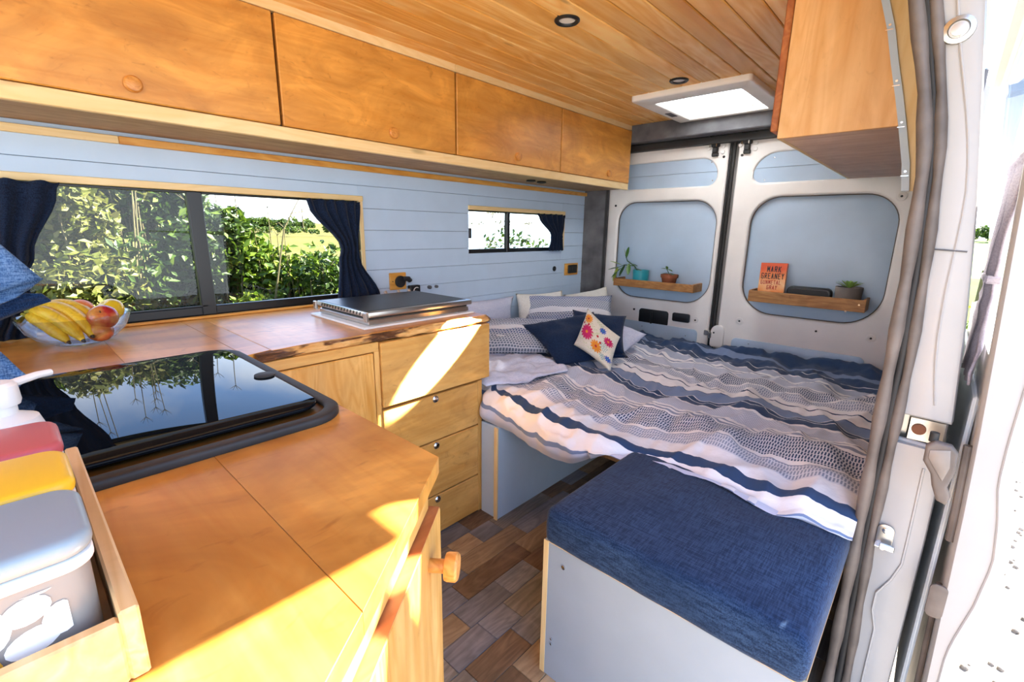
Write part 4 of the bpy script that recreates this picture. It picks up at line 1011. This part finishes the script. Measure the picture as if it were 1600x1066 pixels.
for v_ in b_.bm.verts:
    c_ = v_.co
    if c_.z > .53: c_.z += .006*noise.noise(c_*6)+.008*math.sin((c_.x+.67)/.61*math.pi)*math.sin(max(0, min(1, (c_.y-.876)/.45))*math.pi)
    if c_.y < .89: c_.y -= .006*math.sin((c_.z-.44)/.105*math.pi)*(1+.6*noise.noise(Vector((c_.x*10, 1, 1)))); c_.y += .003*noise.noise(c_*14)
    if c_.x > -.08: c_.x += .008*math.sin((c_.z-.44)/.105*math.pi)
seat = b_.build('seat_cushion', M_denimg, None, 60)
tag(seat, 'thick blue denim seat cushion on the white bench box', 'cushion')

# ================================================================== WORKTOP PROPS
# wooden caddy with three lidded canisters and a soap pump
cy = thing('wooden_caddy', (-.62, -.08, .905), 'pale wooden tray at the lower left holding three lidded canisters', 'tray')
MB().box(-.815, -.420, .018, .031, .9055, .970, .002).build('side_board', M_tray, cy)
MB().box(-.815, -.420, -.245, -.232, .9055, .970, .002).build('side_board', M_tray, cy)
MB().box(-.432, -.420, -.232, .018, .9055, .962, .002).build('end_board', M_tray, cy)
MB().box(-.815, -.803, -.232, .018, .9055, .962, .002).build('end_board', M_tray, cy)
MB().box(-.803, -.432, -.232, .018, .9055, .912).build('base_board', M_tray, cy)
def canister(x0, x1, lidmat, bodymat, label, petals=False):
    c_ = thing('canister', ((x0+x1)/2, -.1, .912), label, 'canister', 'lidded canisters in the wooden tray')
    bodyP = roundrect(x0+.004, x1-.004, -.222, .011, .018); lidP = roundrect(x0, x1, -.226, .0155, .021)
    b = MB().prism(bodyP, .9125, 1.006, None, .002, 2).build('body', bodymat, c_)
    MB().prism(roundrect(x0+.001, x1-.001, -.225, .0145, .020), 1.0065, 1.016, None, .002, 2).build('pale_rim', M_wplast, c_)
    lid = MB().prism(lidP, 1.0162, 1.033, None, .0065, 3).build('lid', lidmat, c_)
    if petals:
        M1 = Matrix(((0, 0, 1, x1-.0042), (1, 0, 0, 0), (0, 1, 0, 0), (0, 0, 0, 1)))
        pt = MB(); hp = [0]; PF = ((-.052, .955, .042), (-.135, .968, .042), (-.20, .94, .038), (-.006, .995, .036))
        def pet(cx, cz, r_, a, w_):
            P = [(cx+(r_*.62+r_*.38*math.cos(t_))*math.cos(a)-w_*math.sin(t_)*math.sin(a), cz+(r_*.62+r_*.38*math.cos(t_))*math.sin(a)+w_*math.sin(t_)*math.cos(a)) for t_ in [i*math.pi/8 for i in range(16)]]
            P = [(min(max(p[0], -.2), -.006), min(max(p[1], .916), 1.0)) for p in P]
            hp[0] += 1; pt.bm.faces.new([pt.bm.verts.new(M1 @ Vector((q_[0], q_[1], .0004+.00003*hp[0]))) for q_ in P])
        for cx, cz, r_ in PF:
            for k in range(6): pet(cx, cz, r_, k*math.pi/3+.3, .0105)
        tag(pt.build('petal_print', plain('white_print', 'f6f4ee', .4, 0, .01), b), kind='stuff')
        ct = MB()
        for cx, cz, r_ in PF[:3]:
            ct.prism([(cx+.008*math.cos(i*math.pi/6), cz+.008*math.sin(i*math.pi/6)) for i in range(12)], .0014, .0020, M1)
        tag(ct.build('flower_centre_print', plain('yellow_print', 'e2a838', .4, 0, .01), b), kind='stuff')
    return c_
M_cbody = plain('canister_grey', '88837c', .35, 0, .02)
canister(-.544, -.439, plain('lid_grey_blue', '8a989f', .35, 0, .02), M_cbody, 'floral canister with a grey-blue lid, nearest in the tray', True)
canister(-.650, -.549, plain('lid_yellow', 'eab92b', .35, 0, .02), M_cbody, 'canister with a yellow lid, middle of the three in the tray')
canister(-.757, -.655, plain('lid_red', 'b9545a', .35, 0, .02), M_cbody, 'canister with a dusky red lid, farthest of the three in the tray')
dp = thing('soap_dispenser', (-.85, -.03, .926), 'white pump dispenser behind the red-lidded canister', 'dispenser')
MB().lathe([(0, .0), (.036, .0), (.038, .01), (.038, .07), (.034, .084), (.016, .092), (.016, .104)], (-.862, -.03, .927), 32).build('bottle', M_wplast, dp)
MB().lathe([(.0, .104), (.020, .104), (.0215, .109), (.0205, .130), (.016, .134), (0, .135)], (-.862, -.03, .927), 28).build('pump_head', M_wplast, dp)
MB().tube([(-.868, -.022, 1.054), (-.895, .010, 1.056), (-.905, .024, 1.055)], [.0055, .005, .0045], 10).build('nozzle', M_wplast, dp)

# glass fruit bowl
BX, BY = -1.905, .128
bw_ = thing('fruit_bowl', (BX, BY, .9055), 'clear glass bowl of fruit on the worktop below the long window', 'bowl')
MB().lathe([(0, .003), (.045, .003), (.055, .0), (.06, .004), (.09, .018), (.115, .042), (.130, .075), (.1335, .088), (.1305, .087), (.112, .044), (.087, .021), (.055, .0085), (0, .0075)], (BX, BY, .9055), 48).build('bowl', M_bowl, bw_, 60)
def fruit(nm, p, r_, mat, label, cat, sq=1., dim=True, stem=True, tilt=(0, 0)):
    T = Matrix.Translation(p) @ Matrix.Rotation(tilt[0], 4, 'X') @ Matrix.Rotation(tilt[1], 4, 'Y')
    o = thing(nm, p, label, cat)
    pr = []
    for i in range(17):
        a = math.pi*i/16; rr_ = r_*math.sin(a); z_ = -r_*sq*math.cos(a)
        if dim: z_ += -.22*r_*math.exp(-(rr_/(r_*.22))**2)*(1 if z_ > 0 else -1); rr_ *= 1+.05*math.cos(a)*-1
        pr.append((abs(rr_), z_))
    pr[0] = (0, pr[0][1]); pr[-1] = (0, pr[-1][1])
    MB().lathe(pr, None, 28, T).build('flesh', mat, o, 180)
    if stem: MB().tube([T @ Vector((0, 0, r_*sq*.75)), T @ Vector((.003, 0, r_*sq*1.08))], .0018, 6).build('stem', M_bark, o)
    return o
def applemat(name, a, b, c):
    t = NT(name); tc = t.n('ShaderNodeTexCoord'); nz = t.n('ShaderNodeTexNoise', Scale=14., Detail=4.); t.l(tc.outputs['Object'], nz.inputs['Vector'])
    return t.fin(t.ramp(nz.outputs['Fac'], [(.35, lin(a)), (.55, lin(b)), (.7, lin(c))]), .22)
M_ban = wood('banana_skin', 'c79a1c', 'e3b822', 'eec937', 'X', 1.5, .45, .12, .1)
fruit('apple', (-1.845, .185, .985), .038, applemat('apple_red', '8a1518', 'a5262a', 'c98a44'), 'red apple on top of the fruit bowl', 'apple', .9, tilt=(.3, .75))
fruit('apple', (-1.925, .215, .995), .036, applemat('apple_yellow', 'd8b522', 'e6c936', 'dcc648'), 'yellow apple at the right of the fruit bowl', 'apple', .92, stem=False, tilt=(.6, .2))
fruit('orange', (-1.945, .145, .998), .036, plain('orange_peel', 'dd7a26', .45, 0, .1, .5, 350), 'orange at the back of the fruit bowl', 'orange', .95, False, False)
fruit('apple', (-1.842, .172, .943), .033, applemat('apple_pink', 'a8432c', 'c46a3c', 'cf9a50'), 'orange-red apple low in the glass bowl under the red apple', 'apple', .9, stem=False)
def banana(p0, p1, p2, r_, label):
    o = thing('banana', p1, label, 'banana', 'bananas in the glass bowl')
    p0, p1, p2 = Vector(p0), Vector(p1), Vector(p2); pts = []; rs = []
    for i in range(15):
        q = i/14; pts.append(p0*(1-q)**2+p1*2*q*(1-q)+p2*q*q); rs.append(r_*(.32+.68*min(1, 4*q, 4.5*(1-q))**.7))
    MB().tube(pts, rs, 7).build('skin', M_ban, o, 60)
    MB().tube([pts[0]+(pts[0]-pts[1]).normalized()*.022, pts[0]], [.006, rs[0]], 7).build('stalk', plain('banana_stalk', '8f8a2c', .6, 0, .2), o)
    MB().tube([pts[-1], pts[-1]+(pts[-1]-pts[-2]).normalized()*.008], [rs[-1]*.95, .003], 7).build('dark_tip', M_rubber, o)
banana((-1.985, .040, 1.002), (-1.90, .085, 1.018), (-1.805, .128, .930), .0205, 'banana on the left side of the bunch, nearest in the glass bowl')
banana((-1.992, .052, 1.008), (-1.915, .125, 1.036), (-1.815, .150, .938), .0205, 'banana on top of the bunch in the glass bowl')
banana((-1.998, .064, 1.010), (-1.935, .155, 1.040), (-1.862, .165, .950), .0200, 'banana behind the top banana of the bunch')
banana((-1.985, .030, .990), (-1.915, .060, .985), (-1.830, .098, .926), .0190, 'lowest banana lying along the glass of the bowl')

# ================================================================== REAR DOOR SHELVES
def shelf(x0, x1, z0, z1, label, y0=3.125):
    s_ = thing('wall_shelf', ((x0+x1)/2, 3.22, z0), label, 'shelf')
    MB().box(x0, x1, y0, y0+.016, z0, z1, .002).build('front_rail', M_shelf, s_)
    MB().box(x0, x0+.014, y0+.016, YD+.029, z0, z1+.003, .002).build('end_block', M_shelf, s_)
    MB().box(x1-.014, x1, y0+.016, YD+.029, z0, z1+.003, .002).build('end_block', M_shelf, s_)
    MB().box(x0+.014, x1-.014, y0+.016, YD+.029, z0, z0+.014).build('base_board', M_shelf, s_)
    return s_
def sy(v, y=3.19): return v*y/3.25            # keep the measured sight line when standing nearer
def zy(z, y=3.19): return 1.26+(z-1.26)*y/3.25
sh1 = shelf(sy(-1.897, 3.125), sy(-1.262, 3.125), zy(.852, 3.125), zy(.908, 3.125), 'little wooden shelf with two potted plants on the left rear door')
sh2 = shelf(sy(-.903, 3.125), sy(-.286, 3.125), zy(.838, 3.125), zy(.908, 3.125), 'little wooden shelf with a book and a succulent on the right rear door')
for (x_, z_) in ((-.305, .895), (-.36, .853)): MB().cyl((x_, 3.123, z_), (x_, 3.126, z_), .005, n=10).build('screw', M_chrome, sh2)
zb1 = zy(.852, 3.125)+.014; zb2 = zy(.838, 3.125)+.014
def pot(nm, c, r0_, r1_, h_, mat, label, soil=True, rim=0):
    o = thing(nm, c, label, 'potted plant')
    pr = [(0, 0), (r0_, 0), (r0_*.5+r1_*.5, h_*.5), (r1_, h_-rim)]
    if rim: pr += [(r1_+.006, h_-rim), (r1_+.006, h_)]
    else: pr += [(r1_, h_)]
    pr += [(r1_-.006, h_), (r1_-.008, h_*.9), (0, h_*.88)]
    MB().lathe(pr, c, 32).build('pot', mat, o, 30)
    MB().lathe([(r1_-.008, h_*.9+.001), (0, h_*.93)], c, 20).build('soil', M_bark, o)
    return o
def leaf_mesh(b, base, tip, w_, droop=.0, up=Vector((0, 0, 1)), nseg=5):
    base = Vector(base); tip = Vector(tip); d_ = tip-base; s_ = d_.cross(up).normalized() if d_.cross(up).length > 1e-4 else Vector((1, 0, 0))
    n_ = s_.cross(d_).normalized(); row = []
    for i in range(nseg+1):
        q = i/nseg; p = base+d_*q-up*droop*q*q; ww_ = w_*math.sin(math.pi*(q*.86+.07))**.8
        row.append([b.bm.verts.new(p-s_*ww_+n_*ww_*.25), b.bm.verts.new(p), b.bm.verts.new(p+s_*ww_+n_*ww_*.25)])
    for a, c_ in zip(row, row[1:]):
        for k in range(2): b.bm.faces.new((a[k], a[k+1], c_[k+1], c_[k]))
    return b
M_leaf1 = plain('glossy_leaf', '4f7a35', .35, 0, .25); M_leaf2 = plain('yellowed_leaf', '97a84a', .4, 0, .2); M_leaf3 = plain('dark_leaf', '33552e', .4, 0, .2); M_suc = plain('succulent_green', '8fb35c', .5, 0, .15)
p1 = pot('potted_plant', (-1.647, 3.208, zb1), .054, .060, .108, plain('teal_glaze', '2f9ba6', .3, 0, .12), 'leggy leafy plant in a teal glazed pot on the left door shelf')
MB().tube([(-1.65, 3.21, zb1+.07), (-1.70, 3.20, zb1+.135), (-1.755, 3.19, zb1+.17), (-1.77, 3.18, zb1+.215)], [.006, .005, .004, .002], 7).build('stem', M_leaf3, p1)
MB().tube([(-1.70, 3.20, zb1+.135), (-1.77, 3.18, zb1+.140), (-1.81, 3.17, zb1+.12)], [.004, .003, .002], 7).build('stem', M_leaf3, p1)
for (bx, bz, tx, tz, w_, mt, yy_) in ((-1.765, .19, -1.745, .275, .014, M_leaf1, 3.18), (-1.77, .2, -1.785, .265, .012, M_leaf2, 3.18), (-1.80, .135, -1.88, .165, .022, M_leaf2, 3.15), (-1.81, .12, -1.885, .10, .024, M_leaf1, 3.14),
                                       (-1.80, .115, -1.85, .045, .022, M_leaf1, 3.14), (-1.77, .14, -1.79, .06, .018, M_leaf3, 3.15), (-1.74, .15, -1.72, .075, .016, M_leaf1, 3.15), (-1.72, .15, -1.66, .14, .012, M_leaf3, 3.17), (-1.83, .12, -1.84, .02, .016, M_leaf2, 3.15), (-1.70, .12, -1.615, .105, .014, M_leaf3, 3.17)):
    leaf_mesh(MB(), (bx, 3.19, zb1+bz), (tx, yy_, zb1+tz), w_, .004).build('leaf', mt, p1, 180)
p2 = pot('potted_plant', (-1.425, 3.208, zb1), .042, .054, .092, plain('terracotta', '9a5636', .7, 0, .25), 'small seedling in a terracotta pot on the left door shelf', True, .022)
MB().tube([(-1.425, 3.208, zb1+.06), (-1.43, 3.205, zb1+.10), (-1.445, 3.20, zb1+.128)], .003, 6).build('stem', M_leaf3, p2)
for (bx, bz, tx, tz, w_) in ((-1.445, .126, -1.485, .135, .015), (-1.445, .126, -1.40, .12, .014), (-1.43, .10, -1.475, .098, .013), (-1.43, .10, -1.385, .093, .015), (-1.445, .126, -1.445, .155, .010)):
    leaf_mesh(MB(), (bx, 3.205, zb1+bz), (tx, 3.19, zb1+tz), w_, .006).build('leaf', M_leaf1, p2, 180)
p3 = pot('potted_succulent', (-.371, 3.21, zb2), .060, .066, .112, plain('grey_concrete', '7d756e', .8, 0, .15, .4, 150), 'spiky green succulent in a grey pot on the right door shelf')
rg = random.Random(2)
for k in range(34):
    a = k*2.4; q = k/34; el_ = R(18+62*(1-q)); ln = .028+.048*q
    leaf_mesh(MB(), (-.371, 3.21, zb2+.104), (-.371+ln*math.cos(a)*math.cos(el_)*1.15, 3.21+ln*math.sin(a)*math.cos(el_)*.7, zb2+.106+ln*math.sin(el_)), .0085, .0, nseg=3).build('leaf', M_suc, p3, 180)
spk = thing('speaker', (-.565, 3.2, zb2), 'low black speaker lying on the right door shelf', 'speaker')
plate('case', [roundrect(-.675, -.445, zb2+.001, zb2+.094, [.02, .02, .03, .03])], .05, .01, M_black, MXZ(3.208), spk, 3)
MB().prism(roundrect(-.66, -.46, zb2+.012, zb2+.08, .015), 3.1815, 3.1835, MXZ(0)).build('grille', M_rubber, spk)
# paperback
bk = thing('paperback', (-.76, 3.2, zb2), 'orange paperback standing at the left of the right door shelf', 'book')
BW, BH = .146, .222
MBk = Matrix.Translation((-.764, 3.196, zb2+.0015)) @ Matrix.Rotation(R(-5.5), 4, 'X') @ Matrix.Rotation(R(-1.2), 4, 'Y')
MB().box(-BW/2+.002, BW/2-.002, .002, .024, .002, BH-.002, M=MBk).build('pages', M_cream, bk)
def cover_mat():
    t = NT('orange_cover'); tc = t.n('ShaderNodeTexCoord'); sx = t.n('ShaderNodeSeparateXYZ'); t.l(tc.outputs['Object'], sx.inputs[0])
    nz = t.n('ShaderNodeTexNoise', Scale=22., Detail=5.); t.l(tc.outputs['Object'], nz.inputs['Vector'])
    h = t.math('ADD', t.math('MULTIPLY', t.math('SUBTRACT', sx.outputs['Z'], zb2), 1/.222), t.math('MULTIPLY', t.math('SUBTRACT', nz.outputs['Fac'], .5), .35))
    return t.fin(t.ramp(h, [(.0, lin('d9501f')), (.2, lin('f08a2a')), (.42, lin('f6c48a')), (.62, lin('f3924a')), (.85, lin('ea5a20'))]), .4)
M_cov = cover_mat()
MB().box(-BW/2, BW/2, 0, .0018, 0, BH, M=MBk).build('front_cover', M_cov, bk)
MB().box(-BW/2, BW/2, .0245, .026, 0, BH, M=MBk).build('back_cover', M_cov, bk)
MB().box(-BW/2, -BW/2+.0018, .0018, .0245, 0, BH, M=MBk).build('spine', M_cov, bk)
MT = MBk @ Matrix(((1, 0, 0, 0), (0, 0, -1, -.0012), (0, 1, 0, 0), (0, 0, 0, 1)))
M_ink = plain('black_ink', '241815', .5, 0, .05); M_inkr = plain('red_ink', 'b82a10', .5, 0, .05)
lettering('MARK', .078, .036, .004, .166, MT, M_ink, bk); lettering('GREANEY', .126, .036, .0, .124, MT, M_ink, bk)
lettering('GUNMETAL', .112, .026, -.006, .091, MT, M_inkr, bk); lettering('GRAY', .058, .026, .004, .060, MT, M_inkr, bk)
for (dx, r_, w_) in ((-.045, .008, .006), (.035, .012, .018)):
    MB().prism([(dx+w_*math.cos(i*math.pi/8), .008+r_*math.sin(i*math.pi/8)*1.4) for i in range(9)], 0, .0004, MT).build('cover_silhouette', M_ink, bk)

# ================================================================== OUTSIDE
GZ = -.55
def ground_mat(name, cols, scale, rough=.95, bump=.5):
    t = NT(name); tc = t.n('ShaderNodeTexCoord'); nz = t.n('ShaderNodeTexNoise', Scale=scale, Detail=8., Roughness=.65); t.l(tc.outputs['Object'], nz.inputs['Vector'])
    n2 = t.n('ShaderNodeTexNoise', Scale=scale*.04, Detail=3.); t.l(tc.outputs['Object'], n2.inputs['Vector'])
    h = t.math('ADD', t.math('MULTIPLY', nz.outputs['Fac'], .55), t.math('MULTIPLY', n2.outputs['Fac'], .45))
    c = t.ramp(h, [(p, lin(q)) for p, q in cols]); t.bump(nz.outputs['Fac'], bump, .03); return t.fin(c, rough, 0, .1)
M_grav = ground_mat('pale_gravel', [(.35, '5e564e'), (.5, '8b8277'), (.65, 'aba196')], 40)
M_field = ground_mat('dry_field', [(.35, '3a3f16'), (.5, '524f22'), (.62, '605931')], 2.5)
M_grass = ground_mat('green_verge', [(.35, '2a3a15'), (.5, '3d4c19'), (.65, '556029')], 8)
M_far = ground_mat('far_green_field', [(.35, '45572f'), (.5, '5a6b3f'), (.65, '707a52')], .2)
gd = struct('ground', label='gravel pull-in and fields around the van')
MB().box(-2.6, 9, -8, 7.5, GZ-.1, GZ).build('gravel', M_grav, gd)
MB().box(-6.5, -2.6, -12, 30, GZ-.1, GZ-.005).build('verge', M_grass, gd)
MB().box(-2.6, 9, 7.5, 30, GZ-.1, GZ-.005).build('verge', M_grass, gd)
def field_pt(u, v):
    x_ = -6.5-390*u; y_ = -150+v*(156+.72*abs(x_))
    return Vector((x_, y_, GZ-.01+1.0*u+3.4*math.exp(-((x_+221)/78)**2-((y_-86)/42)**2)))
MB().grid(40, 60, field_pt).build('field', M_field, gd)
t = NT('hazy_sea'); M_sea = t.fin(lin('8fa6ad'), .35, 0, .5)
MB().grid(2, 2, lambda u, v: Vector((-6.5-1900*u, 4+1900*v, GZ-.08))).build('hazy_sea', M_sea, gd)
MB().grid(30, 30, lambda u, v: Vector((-6.5+180*u, 30+330*v, GZ-.01+1.6*v*v+1.5*math.exp(-((v-.6)/.2)**2)*(.5+.5*math.sin(u*8))))).build('far_field', M_far, gd)
# hedge of bushes along the lane: each bush has stems and its own leaves
def leafmat(name, a, b, c):
    t = NT(name); gm = t.n('ShaderNodeNewGeometry'); col = t.ramp(gm.outputs['Random Per Island'], [(.0, lin(a)), (.55, lin(b)), (1.0, lin(c))])
    t.b.inputs['Subsurface Weight'].default_value = 0
    tr = t.n('ShaderNodeBsdfTranslucent'); t.l(col, tr.inputs[0]); ms_ = t.n('ShaderNodeMixShader'); ms_.inputs[0].default_value = .3
    t.fin(col, .5, 0, .3); t.l(t.b.outputs[0], ms_.inputs[1]); t.l(tr.outputs[0], ms_.inputs[2]); t.l(ms_.outputs[0], t.o.inputs['Surface']); return t.m
M_hl = [leafmat('hedge_leaf_bright', '2f460c', '4a6414', '7d8c2c'), leafmat('hedge_leaf_mid', '1c3009', '334a11', '566a1e'), leafmat('hedge_leaf_dry', '414c15', '5f6526', '807d44')]
M_stalk = plain('dry_stalk', '5d5532', .8, 0, .2); M_umb = plain('cow_parsley', '8c8960', .8, 0, .15)
def leaves(n, pf, size, seed, shape=1.6):
    rg = random.Random(seed); vs = []; fs = []
    for _ in range(n):
        p = pf(rg); s_ = size*rg.uniform(.6, 1.3)
        d = Vector((rg.gauss(.35, .7), rg.gauss(0, .7), rg.gauss(.2, .6))).normalized(); up = Vector((rg.gauss(.5, .6), rg.gauss(0, .6), rg.gauss(.6, .5)))
        q = d.cross(up).normalized(); nrm = q.cross(d)
        k = len(vs); L_ = s_*shape*.5; w_ = s_*.5
        vs += [p-d*L_, p+q*w_*.8+nrm*w_*.25, p+d*L_, p-q*w_*.8+nrm*w_*.25]
        fs.append((k, k+1, k+2)); fs.append((k, k+2, k+3))
    me = bpy.data.meshes.new('leaves'); me.from_pydata([tuple(v) for v in vs], [], fs); return me
def bush(c, rx, ry, h_, n, mat, label, seed, size=.055, stalks=3):
    o = thing('hedge_bush', (c[0], c[1], GZ), label, 'bush', 'hedge bushes outside the long window')
    rg0 = random.Random(seed+50)
    lumps = [(rg0.uniform(-.6, .6)*rx, rg0.uniform(-.7, .7)*ry, rg0.uniform(.25, .95)*h_, rg0.uniform(.16, .30)) for _ in range(16)]
    def pf(rg):
        lx, ly, lz, lr = rg.choice(lumps)
        d = Vector((rg.gauss(0, 1), rg.gauss(0, 1), rg.gauss(0, 1))).normalized()*lr*rg.uniform(.55, 1.05)
        return Vector((c[0]+lx+d.x, c[1]+ly+d.y, max(GZ, GZ+lz+d.z)))
    me = leaves(n, pf, size, seed); me.materials.append(mat); tag(link('foliage', me, o), kind='stuff')
    sb_ = MB()
    for k in range(5):
        a = rg0.uniform(-.5, .5)*rx; b = rg0.uniform(-.6, .6)*ry
        sb_.tube([(c[0]+a*.2, c[1]+b*.3, GZ), (c[0]+a*.7, c[1]+b*.7, GZ+h_*.5), (c[0]+a, c[1]+b, GZ+h_*.92)], [.014, .01, .004], 5)
    tag(sb_.build('stems', M_stalk, o), kind='stuff')
    for k in range(stalks):
        a = rg0.uniform(-.2, .5)*rx; b = rg0.uniform(-.8, .8)*ry; t_ = Vector((c[0]+a+.1, c[1]+b, GZ+h_*rg0.uniform(.95, 1.15)))
        st_ = MB().tube([(c[0]+a, c[1]+b*.7, GZ+h_*.4), tuple(t_*.5+Vector((c[0]+a, c[1]+b*.7, GZ+h_*.4))*.5+Vector((.0, .03, .02))), tuple(t_)], [.006, .005, .003], 5)
        for i in range(7):
            a2 = i*.9; st_.tube([tuple(t_), tuple(t_+Vector((.05*math.cos(a2), .05*math.sin(a2), .045)))], [.002, .001], 3)
        stk = st_.build('dry_stalk', M_stalk, o)
    return o
HB = [((-4.3, -.55), .5, .5, 2.35, 6500, 0, 'tall bright bush beyond the left curtain, farthest left of the hedge'), ((-4.5, .05), .5, .5, 2.55, 7500, 0, 'tall bright bush filling the left pane, behind the fruit bowl'),
      ((-4.2, .45), .45, .4, 2.2, 6500, 2, 'tall dry-leaved bush left of the window mullion'), ((-4.4, .85), .45, .4, 2.25, 6000, 1, 'green bush directly behind the window mullion'),
      ((-4.3, 1.15), .35, .28, 1.95, 4500, 1, 'green bush just right of the window mullion, the highest in the right pane'), ((-4.2, 1.5), .35, .3, 1.72, 4500, 0, 'bright bush in the middle of the right pane'),
      ((-3.9, 1.75), .3, .28, 1.52, 3200, 1, 'low green bush right of the middle of the right pane'), ((-4.1, 2.12), .3, .25, 1.42, 2600, 0, 'low bright bush left of the right-hand window curtain'),
      ((-4.0, 2.42), .25, .24, 1.62, 2600, 1, 'leafy bush rising beside the right-hand window curtain'), ((-4.1, 2.85), .3, .3, 1.35, 2200, 1, 'bush hidden mostly by the right-hand window curtain')]
for i, (c, rx, ry, h_, n, k, lab) in enumerate(HB): bush(c, rx, ry, h_, int(n*1.9), M_hl[k], lab, 10+i, .046, 4 if i < 6 else 2)
# bushes below and stalks before the small window
bush((-4.3, 4.55), .3, .45, 1.70, 2400, M_hl[1], 'bush showing low in the left pane of the small window', 40, .05, 5)
bush((-4.6, 5.7), .3, .3, 1.55, 1500, M_hl[1], 'rounded dark bush low in the right pane of the small window', 41, .05, 1)
pk = thing('cow_parsley', (-3.4, 3.55, GZ), 'tall seeding cow parsley outside the left pane of the small window', 'plant')
rg = random.Random(4)
for i in range(5):
    bx_, by_ = -3.5+rg.uniform(-.15, .15), 3.45+i*.09; tp = Vector((bx_+rg.uniform(-.1, .1), by_+rg.uniform(-.08, .12), 1.30+rg.uniform(-.05, .12)))
    b_ = MB().tube([(bx_, by_, GZ), (bx_, by_, .6), tuple(tp)], [.008, .006, .003], 5)
    for j in range(6):
        a = j*1.05; e_ = tp+Vector((.06*math.cos(a), .06*math.sin(a), .05)); b_.tube([tuple(tp), tuple(e_)], [.002, .0015], 3)
    b_.build('stalk', M_stalk, pk)
    me = leaves(40, lambda r_: tp+Vector((r_.gauss(0, .045), r_.gauss(0, .045), .05+r_.gauss(0, .01))), .016, i); me.materials.append(M_umb); tag(link('seed_head', me, pk), kind='stuff')
# tall stem and field pole seen in the right pane
tw = thing('bare_twig', (-3.9, 1.62, GZ), 'bare dead twig arching above the bushes in the right pane', 'twig')
MB().tube([(-3.9, 1.45, .7), (-3.85, 1.55, 1.25), (-3.85, 1.68, 1.47), (-3.85, 1.85, 1.55)], [.009, .006, .004, .002], 6).build('stem', M_stalk, tw)
MB().tube([(-3.85, 1.60, 1.36), (-3.85, 1.80, 1.40), (-3.85, 1.95, 1.37)], [.004, .003, .001], 5).build('side_shoot', M_stalk, tw)
pole = thing('field_pole', (-120, 53, 0), 'thin pole standing on the far hill', 'pole')
MB().tube([(-120, 53, -.6), (-120, 53, 6.5)], [.16, .10], 8).build('mast', M_stalk, pole)
# woodland on the far hill and hedges across the field
def tree_clump(p, n, r_, h_, label, seed):
    o = thing('far_trees', p, label, 'trees', 'woods on the far hill')
    rg0 = random.Random(seed); L_ = [(rg0.uniform(-1, 1)*r_*.35, rg0.uniform(-1, 1)*r_, rg0.uniform(.35, .8)*h_, h_*rg0.uniform(.3, .5)) for _ in range(26)]
    def pf(rg):
        lx, ly, lz, lr = rg.choice(L_); d = Vector((rg.gauss(0, 1), rg.gauss(0, 1), rg.gauss(0, 1))).normalized()*lr*rg.uniform(.6, 1)
        return Vector((p[0]+lx+d.x, p[1]+ly+d.y, p[2]+max(0, lz+d.z)))
    me = leaves(n, pf, h_*.22, seed); me.materials.append(M_hl[1]); tag(link('foliage', me, o), kind='stuff'); return o
tree_clump((-150, 59, .6), 2600, 12, 3.0, 'dark wood on the far hilltop seen through the right pane', 60)
tree_clump((-85, 52, .2), 2400, 11, 1.7, 'dark hedge across the field behind the window bushes', 61)
tree_clump((-80, 36, .1), 1600, 9, 1.2, 'low hedge across the field, left of the dark one', 62)
tree_clump((8, 170, .6), 1600, 12, 3.0, 'far hedge line seen past the open sliding door', 63)
# beyond the sliding door: post, verge and stones
fp = thing('fence_post', (.55, 11.5, GZ), 'weathered wooden fence post seen in the gap past the sliding door', 'post')
MB().box(.50, .60, 11.45, 11.55, GZ, .72, .01).build('post', M_stalk, fp)
me = leaves(2600, lambda r_: Vector((r_.uniform(.1, .9), r_.uniform(7.2, 9.0), GZ+abs(r_.gauss(0, .28)))), .06, 77, 3.2); me.materials.append(M_hl[0])
tag(link('verge_plants', me, None, 'bright green verge plants in the gap past the sliding door', 'plants'), kind='stuff')
rg = random.Random(9); b_ = MB()
for i in range(500):
    x_ = rg.uniform(.2, 1.6); y_ = rg.uniform(2.0, 6.5); r_ = rg.uniform(.006, .017)
    r3 = bmesh.ops.create_icosphere(b_.bm, subdivisions=1, radius=r_, matrix=Matrix.Translation((x_, y_, GZ+r_*.2)))
tag(b_.build('gravel_stones', M_grav, gd, 180), kind='stuff')
